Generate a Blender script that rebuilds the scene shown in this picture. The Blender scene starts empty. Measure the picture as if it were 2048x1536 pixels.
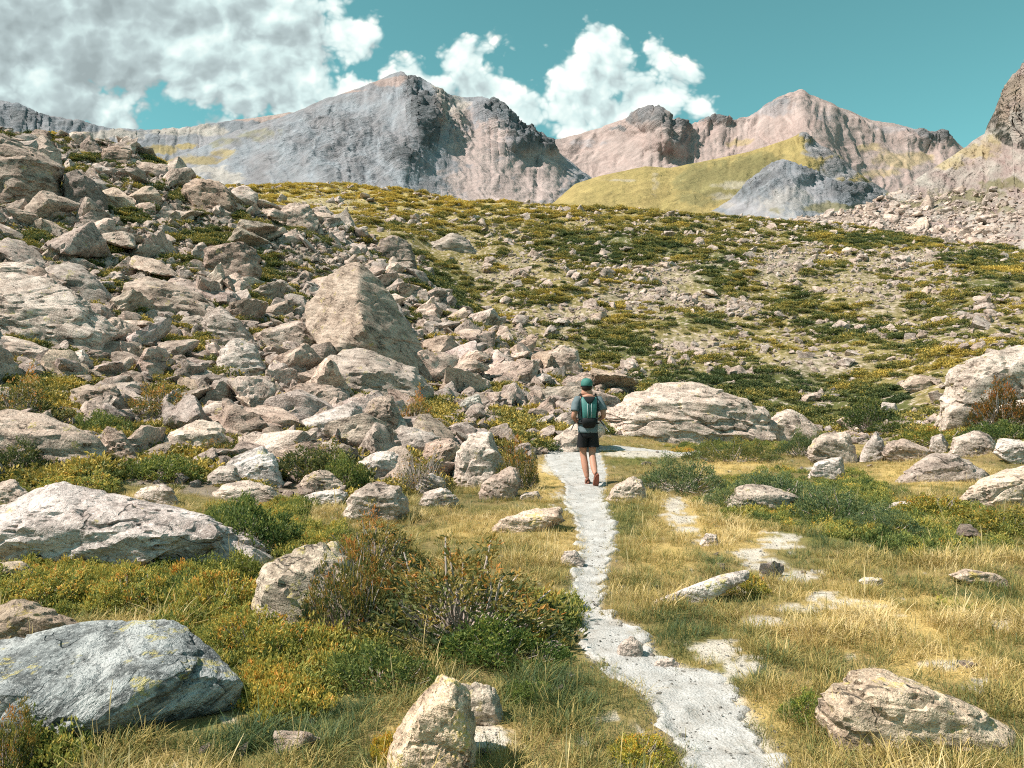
import bpy, bmesh, math, random
import numpy as np
from mathutils import Vector, Matrix

random.seed(7)
RNG = np.random.default_rng(7)
SC = bpy.context.scene
COL = SC.collection
F = 1539.0          # focal length in photo pixels (2048 wide)
CH = 1.65           # eye height

# ------------------------------------------------------------------ camera
cd = bpy.data.cameras.new('camera')
cam = bpy.data.objects.new('camera', cd)
COL.objects.link(cam)
cam.location = (0, 0, CH)
cam.rotation_euler = (math.radians(90), 0, 0)
cd.sensor_width = 36.0
cd.lens = F / 2048 * 36
cd.clip_start = 0.05
cd.clip_end = 9000
SC.camera = cam

# ------------------------------------------------------------------ sun, sky, exposure
SUN = Vector((-0.62, -0.17, 0.77)).normalized()      # towards the sun
sl = bpy.data.lights.new('sun', 'SUN')
sun = bpy.data.objects.new('sun', sl)
COL.objects.link(sun)
sl.energy = 4.4
sl.angle = math.radians(0.6)
sl.color = (1.0, 0.915, 0.82)
sun.rotation_euler = SUN.to_track_quat('Z', 'Y').to_euler()

world = bpy.data.worlds.new('World')
SC.world = world
world.use_nodes = True
SC.view_settings.view_transform = 'Standard'
SC.view_settings.look = 'None'
SC.view_settings.exposure = 0.98
SC.view_settings.gamma = 1.0
SC.view_settings.use_curve_mapping = False
SC.cycles.max_bounces = 3
SC.cycles.diffuse_bounces = 2
SC.cycles.glossy_bounces = 1
SC.cycles.transmission_bounces = 2
SC.cycles.use_adaptive_sampling = True
SC.cycles.adaptive_threshold = 0.02
SC.cycles.use_denoising = False
SC.cycles.pixel_filter_type = 'BLACKMAN_HARRIS'
SC.cycles.filter_width = 1.1
try:
    world.cycles.sampling_method = 'NONE'
except Exception:
    pass


class NT:
    """small helper for building node trees"""
    def __init__(s, tree):
        s.t = tree
        s.t.nodes.clear()

    def n(s, typ, **kw):
        nd = s.t.nodes.new(typ)
        ins = kw.pop('ins', {})
        for k, v in kw.items():
            setattr(nd, k, v)
        for k, v in ins.items():
            s.set(nd.inputs[k], v)
        return nd

    def set(s, sock, v):
        if isinstance(v, bpy.types.NodeSocket):
            s.t.links.new(v, sock)
        elif v is not None:
            sock.default_value = v

    def math(s, op, a, b=0.0, c=0.0, clamp=False):
        nd = s.t.nodes.new('ShaderNodeMath')
        nd.operation = op
        nd.use_clamp = clamp
        for i, v in enumerate((a, b, c)):
            s.set(nd.inputs[i], v)
        return nd.outputs[0]

    def vm(s, op, a, b=None):
        nd = s.t.nodes.new('ShaderNodeVectorMath')
        nd.operation = op
        s.set(nd.inputs[0], a)
        if b is not None:
            s.set(nd.inputs[1], b)
        return nd.outputs['Value'] if op in ('LENGTH', 'DOT_PRODUCT', 'DISTANCE') else nd.outputs['Vector']

    def noise(s, vec, scale, detail=5, rough=0.55, dist=0.0, lac=2.0):
        nd = s.n('ShaderNodeTexNoise', ins={'Vector': vec, 'Scale': scale, 'Detail': detail, 'Roughness': rough,
                                            'Lacunarity': lac, 'Distortion': dist})
        return nd.outputs[0]

    def ramp(s, fac, stops, interp='LINEAR'):
        nd = s.t.nodes.new('ShaderNodeValToRGB')
        cr = nd.color_ramp
        cr.interpolation = interp
        while len(cr.elements) < len(stops):
            cr.elements.new(0.5)
        for e, (p, c) in zip(cr.elements, stops):
            e.position = p
            e.color = (c[0], c[1], c[2], 1) if not isinstance(c, (int, float)) else (c, c, c, 1)
        s.set(nd.inputs[0], fac)
        return nd.outputs[0]

    def mix(s, fac, a, b, mode='MIX'):
        nd = s.t.nodes.new('ShaderNodeMix')
        nd.data_type = 'RGBA'
        nd.blend_type = mode
        s.set(nd.inputs[0], fac)
        for sock, v in ((nd.inputs[6], a), (nd.inputs[7], b)):
            if isinstance(v, tuple) and len(v) == 3:
                v = v + (1.0,)
            s.set(sock, v)
        return nd.outputs[2]

    def smooth(s, x, lo, hi):
        nd = s.n('ShaderNodeMapRange', interpolation_type='SMOOTHSTEP', ins={0: x, 1: lo, 2: hi, 3: 0.0, 4: 1.0})
        return nd.outputs[0]


def build_sky():
    T = NT(world.node_tree)
    out = T.n('ShaderNodeOutputWorld')
    tc = T.n('ShaderNodeTexCoord')
    D = tc.outputs['Generated']
    sky = T.n('ShaderNodeTexSky', sky_type='NISHITA', sun_disc=False)
    sky.sun_elevation = math.asin(SUN.z)
    sky.sun_rotation = math.atan2(SUN.x, SUN.y) % (2 * math.pi)
    sky.altitude = 2200
    sky.air_density = 1.1
    sky.dust_density = 0.6
    sky.ozone_density = 1.0
    # the photograph's teal grade of a clear mountain sky
    hs = T.n('ShaderNodeHueSaturation', ins={'Hue': 0.452, 'Saturation': 0.80, 'Value': 1.0, 'Fac': 1.0, 'Color': sky.outputs[0]})
    blue = T.vm('MULTIPLY', hs.outputs[0], (0.040, 0.069, 0.062))
    # clouds: directions as tangent-plane coordinates about the view axis, noise gives the billows
    sep = T.n('ShaderNodeSeparateXYZ', ins={0: D})
    y = T.math('MAXIMUM', sep.outputs[1], 0.12)
    u = T.math('DIVIDE', sep.outputs[0], y)
    v = T.math('DIVIDE', sep.outputs[2], y)
    P = T.n('ShaderNodeCombineXYZ', ins={0: u, 1: v, 2: 0.0}).outputs[0]
    warp = T.n('ShaderNodeTexNoise', ins={'Vector': P, 'Scale': 9.0, 'Detail': 4.0, 'Roughness': 0.6})
    wv = T.vm('SUBTRACT', warp.outputs[1], (0.5, 0.5, 0.5))
    Pw = T.vm('ADD', P, T.vm('MULTIPLY', wv, (0.040, 0.040, 0.0)))
    blobs = [(40, 60, 330, 190, 1.5), (300, 50, 320, 150, 1.5), (520, 50, 170, 150, 1.4), (90, 190, 190, 110, 1.3), (540, 180, 120, 80, 1.0),
             (700, 90, 75, 70, .85), (690, 170, 95, 55, .8), (790, 150, 75, 50, .7), (560, 215, 110, 40, .5), (220, 215, 75, 60, .6),
             (940, 110, 62, 48, .8), (960, 185, 100, 70, .9), (880, 165, 60, 50, .5),
             (1195, 75, 62, 62, .9), (1185, 160, 110, 95, 1.0), (1310, 100, 42, 60, .75), (1290, 190, 110, 80, .9),
             (1130, 225, 120, 60, .8), (1398, 210, 34, 36, .65), (1060, 150, 26, 22, .45), (400, 250, 55, 26, .8), (1350, 160, 60, 60, .6), (1040, 215, 110, 60, .8), (1240, 215, 130, 60, .9), (900, 210, 110, 50, .8), (760, 190, 90, 60, .8), (640, 120, 90, 110, .9), (1190, 110, 80, 90, 1.0)]
    acc = None
    for cx, cy, rx, ry, a in blobs:
        c = ((cx - 1024) / F, (768 - cy) / F, 0)
        q = T.vm('MULTIPLY', T.vm('SUBTRACT', Pw, c), (F / rx / 1.55, F / ry / 1.55, 0))
        r = T.vm('LENGTH', q)
        b = T.math('MULTIPLY', T.math('MULTIPLY', T.math('SUBTRACT', 1.0, r), a, clamp=True), 1.25)
        acc = b if acc is None else T.math('SMOOTH_MAX', acc, b, 0.18)
    # scattered clouds over the rest of the sky
    acc = T.math('SUBTRACT', acc, 0.115)
    rest = T.noise(D, 2.2, 2, 0.5)
    rest = T.math('MULTIPLY', T.math('SUBTRACT', rest, 0.44), 2.4)
    side = T.smooth(T.math('ABSOLUTE', u), 0.75, 1.3)
    up = T.smooth(v, 0.55, 0.9)
    outw = T.math('MAXIMUM', side, up)
    acc = T.math('MAXIMUM', acc, T.math('MULTIPLY', rest, outw))
    def puffs(vec, detail):
        vo = T.n('ShaderNodeTexVoronoi', voronoi_dimensions='2D', feature='F1', ins={'Vector': vec, 'Scale': 13.0, 'Detail': detail, 'Roughness': 0.55, 'Lacunarity': 2.2})
        return T.math('SUBTRACT', 1.0, T.math('MULTIPLY', vo.outputs['Distance'], 1.05))
    Q = T.vm('MULTIPLY', Pw, (1, 1.15, 1))
    fn = T.noise(Q, 14.0, 5, 0.55)
    pf = puffs(Q, 3.0)
    n1 = T.math('ADD', T.math('MULTIPLY', pf, 0.62), T.math('MULTIPLY', fn, 0.38))
    dens = T.math('ADD', acc, T.math('MULTIPLY', T.math('SUBTRACT', n1, 0.37), 1.25))
    alpha = T.smooth(dens, 0.14, 0.44)
    alpha = T.math('MULTIPLY', alpha, T.smooth(acc, 0.01, 0.12))
    # billow light: lower density on the sunward side of a lump reads brighter
    off = T.vm('ADD', Q, (-0.014, 0.020, 0.0))
    lit = T.math('MULTIPLY', T.math('SUBTRACT', pf, puffs(off, 2.0)), 0.62)
    lit = T.math('ADD', lit, T.math('MULTIPLY', T.math('SUBTRACT', fn, 0.5), 0.42))
    big = T.noise(T.vm('MULTIPLY', P, (1, 1.6, 1)), 4.5, 5, 0.55, 0.4)
    left = T.smooth(u, -0.18, -0.34)
    shade = T.math('ADD', 0.74, lit)
    shade = T.math('ADD', shade, T.math('MULTIPLY', T.math('SUBTRACT', big, 0.52), T.math('MULTIPLY_ADD', left, 1.1, 0.3)))
    shade = T.math('SUBTRACT', shade, T.math('MULTIPLY', left, 0.24))
    shade = T.math('SUBTRACT', shade, T.math('MULTIPLY', T.smooth(dens, 0.75, 1.6), T.math('MULTIPLY', left, 0.25)))
    ccol = T.ramp(shade, [(0.0, (0.17, 0.205, 0.21)), (0.35, (0.24, 0.29, 0.295)), (0.62, (0.34, 0.42, 0.415)), (0.85, (0.46, 0.505, 0.485)), (1.0, (0.555, 0.55, 0.51))])
    col = T.mix(alpha, blue, ccol)
    bg = T.n('ShaderNodeBackground', ins={'Color': col, 'Strength': 1.08})
    T.t.links.new(bg.outputs[0], out.inputs[0])


build_sky()

# ------------------------------------------------------------------ numpy noise
_perm = np.random.default_rng(3).permutation(256).astype(np.int64)
_perm = np.concatenate([_perm, _perm, _perm])
_grad = np.random.default_rng(4).normal(size=(256, 3))
_grad /= np.linalg.norm(_grad, axis=1)[:, None]


def perlin(p):
    p = np.asarray(p, float)
    i = np.floor(p).astype(np.int64)
    f = p - i
    w = f * f * f * (f * (f * 6 - 15) + 10)
    i &= 255
    res = 0
    for dx in (0, 1):
        wx = w[:, 0] if dx else 1 - w[:, 0]
        hx = _perm[i[:, 0] + dx]
        for dy in (0, 1):
            wy = w[:, 1] if dy else 1 - w[:, 1]
            hy = _perm[hx + i[:, 1] + dy]
            for dz in (0, 1):
                wz = w[:, 2] if dz else 1 - w[:, 2]
                g = _grad[_perm[hy + i[:, 2] + dz] & 255]
                dot = g[:, 0] * (f[:, 0] - dx) + g[:, 1] * (f[:, 1] - dy) + g[:, 2] * (f[:, 2] - dz)
                res = res + wx * wy * wz * dot
    return res * 1.5


def fbm(p, oct=4, rough=0.5, lac=2.03):
    p = np.asarray(p, float)
    a, s = 1.0, 0
    for k in range(oct):
        s = s + a * perlin(p + 17.3 * k)
        p = p * lac
        a *= rough
    return s


def ridged(p, oct=4, rough=0.5, lac=2.1):
    p = np.asarray(p, float)
    a, s = 1.0, 0
    for k in range(oct):
        s = s + a * (1 - 2.2 * np.abs(perlin(p + 31.7 * k)))
        p = p * lac
        a *= rough
    return s


def sstep(x, a, b):
    t = np.clip((x - a) / (b - a), 0, 1)
    return t * t * (3 - 2 * t)


def col3(x, y, z):
    return np.stack([np.broadcast_to(x, np.shape(y)), y, np.broadcast_to(z, np.shape(y))], -1).astype(float)


# ------------------------------------------------------------------ mesh + object helpers
def mesh_np(name, verts, faces, mat=None, smooth=True, attrs=None):
    """verts (N,3); faces (M,3|4) array. attrs: {name: (domain, type, array)}"""
    me = bpy.data.meshes.new(name)
    verts = np.asarray(verts, np.float32)
    faces = np.asarray(faces, np.int32)
    k = faces.shape[1]
    me.vertices.add(len(verts))
    me.vertices.foreach_set('co', verts.ravel())
    me.loops.add(faces.size)
    me.loops.foreach_set('vertex_index', faces.ravel())
    me.polygons.add(len(faces))
    me.polygons.foreach_set('loop_start', np.arange(0, faces.size, k, dtype=np.int32))
    me.polygons.foreach_set('use_smooth', np.full(len(faces), smooth, bool))
    me.update(calc_edges=True)
    if attrs:
        for an, (typ, arr) in attrs.items():
            a = me.attributes.new(an, typ, 'POINT')
            key = {'FLOAT': 'value', 'INT': 'value', 'FLOAT_VECTOR': 'vector', 'FLOAT_COLOR': 'color'}[typ]
            a.data.foreach_set(key, np.asarray(arr, np.int32 if typ == 'INT' else np.float32).ravel())
    if mat:
        me.materials.append(mat)
    return me


def link(name, me, parent=None, loc=None):
    o = bpy.data.objects.new(name, me)
    COL.objects.link(o)
    if parent is not None:
        o.parent = parent
    if loc is not None:
        o.location = loc
    return o


def tag(o, label=None, cat=None, group=None, kind=None):
    if label:
        o['label'] = label
    if cat:
        o['category'] = cat
    if group:
        o['group'] = group
    if kind:
        o['kind'] = kind
    return o


def empty(name, loc=(0, 0, 0)):
    o = bpy.data.objects.new(name, None)
    o.empty_display_size = 0.1
    COL.objects.link(o)
    o.location = loc
    return o


def grid_faces(nr, nc):
    r, c = np.meshgrid(np.arange(nr - 1), np.arange(nc - 1), indexing='ij')
    a = (r * nc + c).ravel()
    return np.stack([a, a + 1, a + nc + 1, a + nc], -1)


def new_mat(name):
    m = bpy.data.materials.new(name)
    m.use_nodes = True
    T = NT(m.node_tree)
    out = T.n('ShaderNodeOutputMaterial')
    bs = T.n('ShaderNodeBsdfPrincipled')
    bs.inputs['Roughness'].default_value = 0.9
    bs.inputs['Specular IOR Level'].default_value = 0.2
    T.t.links.new(bs.outputs[0], out.inputs[0])
    return m, T, bs, out


def plain(name, col, rough=0.8, noise=0.25, scale=30, spec=0.2):
    m, T, bs, out = new_mat(name)
    tc = T.n('ShaderNodeTexCoord')
    n = T.noise(tc.outputs['Object'], scale, 4, 0.6)
    c = T.mix(n, tuple(x * (1 - noise) for x in col), tuple(min(1, x * (1 + noise)) for x in col))
    T.set(bs.inputs['Base Color'], c)
    bs.inputs['Roughness'].default_value = rough
    bs.inputs['Specular IOR Level'].default_value = spec
    bp = T.n('ShaderNodeBump', ins={'Strength': 0.25, 'Distance': 0.01, 'Height': n})
    T.set(bs.inputs['Normal'], bp.outputs[0])
    return m


def rock_mat(name, dark, mid, pale, tex=1.0, lichen=0.0, strata=(0.35, 0.15, 1.0), bump=0.05, lcol=(0.43, 0.37, 0.15), streak=0.5, cracks=0.7):
    """tex: texture frequency per object unit; strata: direction across the foliation"""
    m, T, bs, out = new_mat(name)
    tc = T.n('ShaderNodeTexCoord')
    oi = T.n('ShaderNodeObjectInfo')
    rnd = oi.outputs['Random']
    off = T.n('ShaderNodeCombineXYZ', ins={0: T.math('MULTIPLY', rnd, 37.0), 1: T.math('MULTIPLY', rnd, 91.0), 2: 0.0}).outputs[0]
    P = T.vm('ADD', T.vm('MULTIPLY', tc.outputs['Object'], (tex, tex, tex)), off)
    # foliation: noise squeezed across the strata direction
    sv = Vector(strata).normalized()
    rot = Vector((0, 0, 1)).rotation_difference(sv).inverted().to_euler()
    mp = T.n('ShaderNodeMapping', ins={'Vector': P, 'Rotation': tuple(rot), 'Scale': (1, 1, 1)})
    mp2 = T.vm('MULTIPLY', mp.outputs[0], (1.0, 1.0, 4.2))
    warpn = T.n('ShaderNodeTexNoise', ins={'Vector': P, 'Scale': 1.3, 'Detail': 1.0})
    mp2 = T.vm('ADD', mp2, T.vm('MULTIPLY', warpn.outputs[1], (0.25, 0.25, 0.55)))
    s = T.noise(mp2, 2.4, 5, 0.68)
    a = T.noise(P, 1.6, 5, 0.64)
    f = T.noise(P, 26.0, 3, 0.75)
    base = T.ramp(a, [(0.30, dark), (0.46, mid), (0.62, pale), (0.78, mid)])
    base = T.mix(T.math('MULTIPLY', T.smooth(s, 0.56, 0.36), streak), base, tuple(x * 0.42 for x in dark))
    base = T.mix(T.math('MULTIPLY', T.smooth(s, 0.55, 0.70), 0.45), base, tuple(min(.8, x * 1.22) for x in pale))
    base = T.mix(T.math('MULTIPLY', T.smooth(f, 0.55, 0.66), 0.7), base, tuple(x * 0.35 for x in dark))
    base = T.mix(T.math('MULTIPLY', T.smooth(f, 0.46, 0.36), 0.5), base, tuple(min(.8, x * 1.2) for x in pale))
    # broken cracks along the foliation
    cn = T.noise(T.vm('MULTIPLY', mp2, (1.0, 1.0, 0.6)), 1.15, 3, 0.55)
    cl = T.smooth(T.math('ABSOLUTE', T.math('SUBTRACT', cn, 0.5)), 0.016, 0.003)
    crack = T.math('MULTIPLY', cl, T.smooth(a, 0.50, 0.40))
    base = T.mix(T.math('MULTIPLY', crack, cracks), base, (0.045, 0.038, 0.033))
    # black crustose lichen in blotches
    bl = T.noise(P, 4.3, 4, 0.72)
    base = T.mix(T.math('MULTIPLY', T.smooth(bl, 0.585, 0.66), 0.6), base, tuple(x * 0.30 for x in dark))
    if lichen > 0:
        ln = T.noise(P, 3.1, 4, 0.62)
        lm = T.smooth(ln, 0.64 - 0.09 * lichen, 0.68 - 0.08 * lichen)
        lf = f
        lm = T.math('MULTIPLY', lm, T.smooth(lf, 0.42, 0.56))
        base = T.mix(T.math('MULTIPLY', lm, 0.8), base, lcol)
    hv = T.math('MULTIPLY_ADD', rnd, 0.34, 0.82)
    base = T.mix(1.0, base, T.n('ShaderNodeCombineXYZ', ins={0: hv, 1: hv, 2: hv}).outputs[0], 'MULTIPLY')
    hue = T.math('FRACT', T.math('MULTIPLY', rnd, 7.31))
    base = T.mix(1.0, base, T.ramp(hue, [(0.0, (1.0, 0.94, 0.88)), (0.4, (1.0, 0.98, 0.96)), (0.7, (0.93, 0.95, 0.97)), (1.0, (0.86, 0.82, 0.79))]), 'MULTIPLY')
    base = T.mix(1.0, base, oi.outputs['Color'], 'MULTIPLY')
    T.set(bs.inputs['Base Color'], base)
    bs.inputs['Roughness'].default_value = 0.92
    h = T.math('ADD', T.math('MULTIPLY', s, 0.9), T.math('MULTIPLY', f, 0.38))
    h = T.math('SUBTRACT', h, T.math('MULTIPLY', crack, 0.35))
    bp = T.n('ShaderNodeBump', ins={'Strength': 0.95, 'Distance': bump, 'Height': h})
    T.set(bs.inputs['Normal'], bp.outputs[0])
    return m


ROCK_WARM = rock_mat('warm_gneiss', (0.239, 0.181, 0.149), (0.419, 0.334, 0.285), (0.574, 0.481, 0.424), tex=1.1, lichen=0.25, bump=0.07)
ROCK_PALE = rock_mat('pale_gneiss', (0.258, 0.21, 0.186), (0.449, 0.382, 0.346), (0.582, 0.512, 0.476), tex=1.0, lichen=0.2, bump=0.06)
ROCK_FAR = rock_mat('slope_gneiss', (0.216, 0.164, 0.136), (0.381, 0.3, 0.258), (0.526, 0.43, 0.378), tex=0.7, lichen=0.1, bump=0.12, streak=0.6)
ROCK_LICHEN = rock_mat('lichen_gneiss', (0.228, 0.185, 0.157), (0.399, 0.337, 0.285), (0.57, 0.494, 0.423), tex=2.0, lichen=1.0, bump=0.04)
ROCK_BLUE = rock_mat('blue_grey_schist', (0.138, 0.148, 0.15), (0.249, 0.262, 0.262), (0.413, 0.416, 0.407), tex=1.7, lichen=0.75, strata=(-0.42, -0.25, 0.85), bump=0.06, streak=0.85, cracks=0.12)
ROCK_SCATTER = rock_mat('scatter_stone', (0.242, 0.184, 0.155), (0.432, 0.34, 0.295), (0.591, 0.489, 0.432), tex=1.6, lichen=0.1, bump=0.09)

# ------------------------------------------------------------------ the ground's height
# (pixel column, pixel row, distance) triples read off the photograph: where the surface stands
CTRL = []
for px, rows in {
    -350: [(1120, 6.2), (1020, 7.6), (900, 10.0), (780, 13.5), (650, 18), (520, 24), (400, 31), (280, 40), (190, 48)],
    0: [(1110, 7.0), (1000, 8.8), (900, 11.2), (800, 15), (700, 19), (600, 24), (500, 30), (400, 38), (310, 47), (262, 52)],
    250: [(1000, 9.3), (900, 12.2), (800, 17), (700, 22), (600, 28), (500, 35), (400, 44), (312, 54)],
    500: [(1000, 10), (900, 13.2), (800, 18.5), (700, 24.5), (600, 32), (500, 41), (405, 52)],
    700: [(980, 11), (900, 14), (800, 20), (700, 27.5), (600, 37), (500, 47), (462, 53)],
    850: [(960, 12.5), (900, 15), (800, 22), (700, 31), (600, 41), (560, 46)],
    1000: [(930, 14.6), (870, 18), (800, 24), (700, 34), (676, 36)],
    1150: [(880, 18.5), (800, 26), (752, 30)],
    1250: [(860, 22), (783, 28.5)],
    1350: [(868, 23), (800, 31)],
    # the hill behind
    -300: [(360, 150), (340, 190)], 100: [(395, 140), (372, 175)], 350: [(392, 140), (374, 165)],
    520: [(400, 118), (380, 140)], 620: [(430, 95), (400, 118), (369, 142)], 760: [(500, 72), (450, 92), (410, 118), (380, 145)],
    900: [(590, 62), (500, 85), (450, 108), (402, 150)],
    1100: [(715, 45), (600, 62), (500, 86), (450, 112), (413, 150)],
    1300: [(770, 38), (700, 47), (600, 63), (500, 90), (460, 115), (426, 150)],
    1500: [(860, 31), (800, 36), (700, 47), (600, 63), (500, 93), (470, 115), (440, 150)],
    1700: [(868, 31), (800, 36), (700, 47), (600, 62), (520, 86), (480, 116), (457, 145)],
    1900: [(830, 29), (760, 34), (700, 41), (600, 58), (540, 80), (505, 112), (490, 135)],
    2060: [(830, 26), (760, 31), (700, 38), (600, 54), (560, 75), (530, 105), (512, 130)],
    2450: [(800, 26), (700, 36), (600, 52), (560, 75), (535, 110)],
    # right foreground mound
    1950.5: [(900, 15.5), (862, 17.5), (850, 20)], 2150: [(960, 13), (880, 15.5), (840, 18)], 1800: [(905, 17.5), (890, 20.5)],
    1600: [(890, 20), (884, 22.5)], 1450: [(888, 20.5)],
}.items():
    for py, d in rows:
        CTRL.append(((px - 1024) / F, math.log(d), (768 - py) / F + CH / d))
for px in (-900, -350, 250, 700, 1024, 1400, 1800, 2300, 2900):
    for d in (0.45, 1.2, 2.5, 4.0, 5.6):
        CTRL.append(((px - 1024) / F, math.log(d), 0.0))
for px in (1024, 1200, 1400, 1650, 1900, 2200, 2700):
    for d in (8.0, 10.5, 13.0, 15.5):
        if px < 1900 or d < 11:
            CTRL.append(((px - 1024) / F, math.log(d), 0.0))
for px in (600, 800):
    CTRL.append(((px - 1024) / F, math.log(8.0), 0.004))
# hidden ground behind the left crest and behind the hill's crest
for px, d, s in ((-350, 70, .30), (0, 75, .265), (250, 78, .262), (500, 76, .21), (700, 68, .185), (850, 56, .165), (1000, 43, .10), (1150, 35, .055)):
    CTRL.append(((px - 1024) / F, math.log(d), s))
for px in range(-900, 3000, 300):
    e = np.interp(px, [-900, 0, 520, 900, 1300, 1700, 2060, 3000], [.27, .255, .245, .235, .222, .205, .17, .13])
    for d, k in ((200, .93), (300, .74), (600, .45), (1500, .2)):
        CTRL.append(((px - 1024) / F, math.log(d), e * k))
CTRL = np.array(CTRL)
_KU = 2.2


def _phi(r2):
    return 0.5 * r2 * np.log(r2 + 1e-12)


def _tps_fit(C):
    X = np.stack([C[:, 0] * _KU, C[:, 1]], -1)
    r2 = ((X[:, None] - X[None]) ** 2).sum(-1)
    n = len(C)
    A = np.zeros((n + 3, n + 3))
    A[:n, :n] = _phi(r2) + np.eye(n) * 2e-3
    A[:n, n] = 1
    A[:n, n + 1:] = X
    A[n, :n] = 1
    A[n + 1:, :n] = X.T
    b = np.concatenate([C[:, 2], np.zeros(3)])
    return X, np.linalg.solve(A, b)


_TX, _TW = _tps_fit(CTRL)


_SU = np.linspace(-1.2, 1.2, 300)
_SL = np.linspace(math.log(.28), math.log(2700), 420)
_SG = None


def slope_s(u, d):
    """ground slope ratio, read from a table of the spline"""
    global _SG
    if _SG is None:
        a, b = np.meshgrid(_SU, _SL, indexing='ij')
        _SG = slope_exact(a.ravel(), np.exp(b.ravel())).reshape(a.shape)
    fu = np.clip((np.ravel(u) + 1.2) / 2.4 * 299, 0, 298.999)
    fl = np.clip((np.log(np.ravel(d)) - _SL[0]) / (_SL[-1] - _SL[0]) * 419, 0, 418.999)
    i, j = fu.astype(int), fl.astype(int)
    a, b = fu - i, fl - j
    return (_SG[i, j] * (1 - a) + _SG[i + 1, j] * a) * (1 - b) + (_SG[i, j + 1] * (1 - a) + _SG[i + 1, j + 1] * a) * b


def slope_exact(u, d):
    u = np.ravel(u)
    q = np.stack([u * _KU, np.log(np.ravel(d))], -1)
    outv = np.empty(len(q))
    for k in range(0, len(q), 40000):
        qq = q[k:k + 40000]
        r2 = ((qq[:, None] - _TX[None]) ** 2).sum(-1)
        n = len(_TX)
        outv[k:k + 40000] = _phi(r2) @ _TW[:n] + _TW[n] + qq @ _TW[n + 1:]
    return outv


# path edges in the photo, row: (left, right)
PATH_ROWS = [(1620, 1440, 1640), (1536, 1392, 1562), (1450, 1338, 1505), (1400, 1298, 1482), (1350, 1225, 1436), (1322, 1190, 1330), (1290, 1174, 1285), (1250, 1168, 1268),
             (1215, 1142, 1196), (1150, 1152, 1206), (1100, 1163, 1221), (1050, 1158, 1226), (1000, 1132, 1203), (970, 1136, 1206), (945, 1114, 1210),
             (925, 1094, 1204), (908, 1080, 1194), (895, 1072, 1168)]


def path_world():
    L, R = [], []
    for py, l, r in PATH_ROWS:
        d = CH * F / (py - 768)
        d = min(d, 24)
        L.append(((l - 1024) / F * d, d))
        R.append(((r - 1024) / F * d, d))
    return np.array(L), np.array(R)


PL, PR = path_world()


def path_mask(x, y):
    l = np.interp(y, PL[:, 1], PL[:, 0])
    r = np.interp(y, PR[:, 1], PR[:, 0])
    m = np.minimum(x - l, r - x)
    m = np.where((y > PL[-1, 1] + 0.3) | (y < 0.3), -1, m)
    return m       # metres inside the path edge


def ground_z(x, y):
    """height of the ground at world x, y (y>0)"""
    x = np.ravel(np.asarray(x, float))
    y = np.maximum(np.ravel(np.asarray(y, float)), 0.3)
    z = slope_s(x / y, y) * y
    p = np.stack([x, y, np.zeros_like(x)], -1)
    near = np.exp(-y / 30)
    z = z + fbm(p * 0.55, 3) * 0.05 * sstep(y, 2, 9) + fbm(p * 2.4, 3) * 0.025
    far = sstep(y, 14, 60)
    z = z + far * (fbm(p * 0.10, 4, 0.55) * 0.9 + fbm(p * 0.4 + 5, 3) * 0.22) * np.clip(1 - (y - 150) / 200, 0.3, 1)
    pm = path_mask(x, y)
    z = z - 0.035 * sstep(pm, -0.06, 0.06)
    return z


# lookup grid in (u, ln d) for rays and visibility
_GU = np.linspace(-1.0, 1.0, 321)
_GD = np.exp(np.linspace(math.log(1.2), math.log(230), 420))
_uu, _dd = np.meshgrid(_GU, _GD, indexing='ij')
_GE = ((ground_z((_uu * _dd).ravel(), _dd.ravel()) - CH) / _dd.ravel()).reshape(_uu.shape)
_GC = np.maximum.accumulate(_GE, axis=1)      # running horizon per column


def hit(px, py, dmin=1.3):
    """distance at which the ray through a photo pixel meets the ground"""
    u = (px - 1024) / F
    e = (768 - py) / F
    i = int(np.clip(round((u + 1) / 2 * 320), 0, 320))
    row = _GE[i]
    k = np.where((row >= e) & (_GD > dmin))[0]
    return float(_GD[k[0]]) if len(k) else None


def visible(u, d, etop, slack=0.004):
    i = np.clip(np.round((u + 1) / 2 * 320).astype(int), 0, 320)
    k = np.clip(np.searchsorted(_GD, d * 0.97) - 1, 0, len(_GD) - 1)
    return etop > _GC[i, k] - slack


def proj(x, y, z):
    return 1024 + x / y * F, 768 - (z - CH) / y * F


def ell(px, py, blobs):
    """soft ellipses in photo coordinates: max of (1 - r), clipped"""
    m = np.zeros_like(px, dtype=float)
    for cx, cy, rx, ry, *a in blobs:
        a = a[0] if a else 1.0
        r = np.sqrt(((px - cx) / rx) ** 2 + ((py - cy) / ry) ** 2)
        m = np.maximum(m, a * np.clip(1.6 * (1 - r), 0, 1))
    return m


# what grows or lies where (read off the photograph)
BARE = [(1530, 1130, 70, 22), (1480, 1175, 75, 14), (1640, 1195, 45, 16), (1560, 1085, 75, 28, .8), (1525, 1245, 65, 18), (1430, 1300, 70, 30), (1480, 1335, 60, 35, .8),
        (1360, 1035, 60, 25, .8), (1370, 1060, 45, 10), (1310, 908, 120, 9, 1.5), (1590, 1150, 90, 16, .9), (1500, 1108, 60, 22, .9), (1690, 1205, 50, 12, .9), (1400, 1085, 45, 12, .8), (1350, 1010, 34, 26, .8), (1600, 1215, 120, 12, .7), (1880, 1330, 120, 16, .7), (1420, 990, 40, 8, .7), (1340, 975, 60, 14, .7), (1130, 990, 50, 14, .7), (1110, 935, 60, 22, .8), (1270, 1290, 40, 14, .8),
        (930, 1480, 140, 60, .75), (1960, 1370, 70, 20, .8), (2000, 1250, 45, 18, .8), (1740, 1210, 60, 16, .6), (1250, 1180, 26, 12, .5), (1560, 1000, 30, 10, .5), (1620, 940, 30, 8, .6)]
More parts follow.
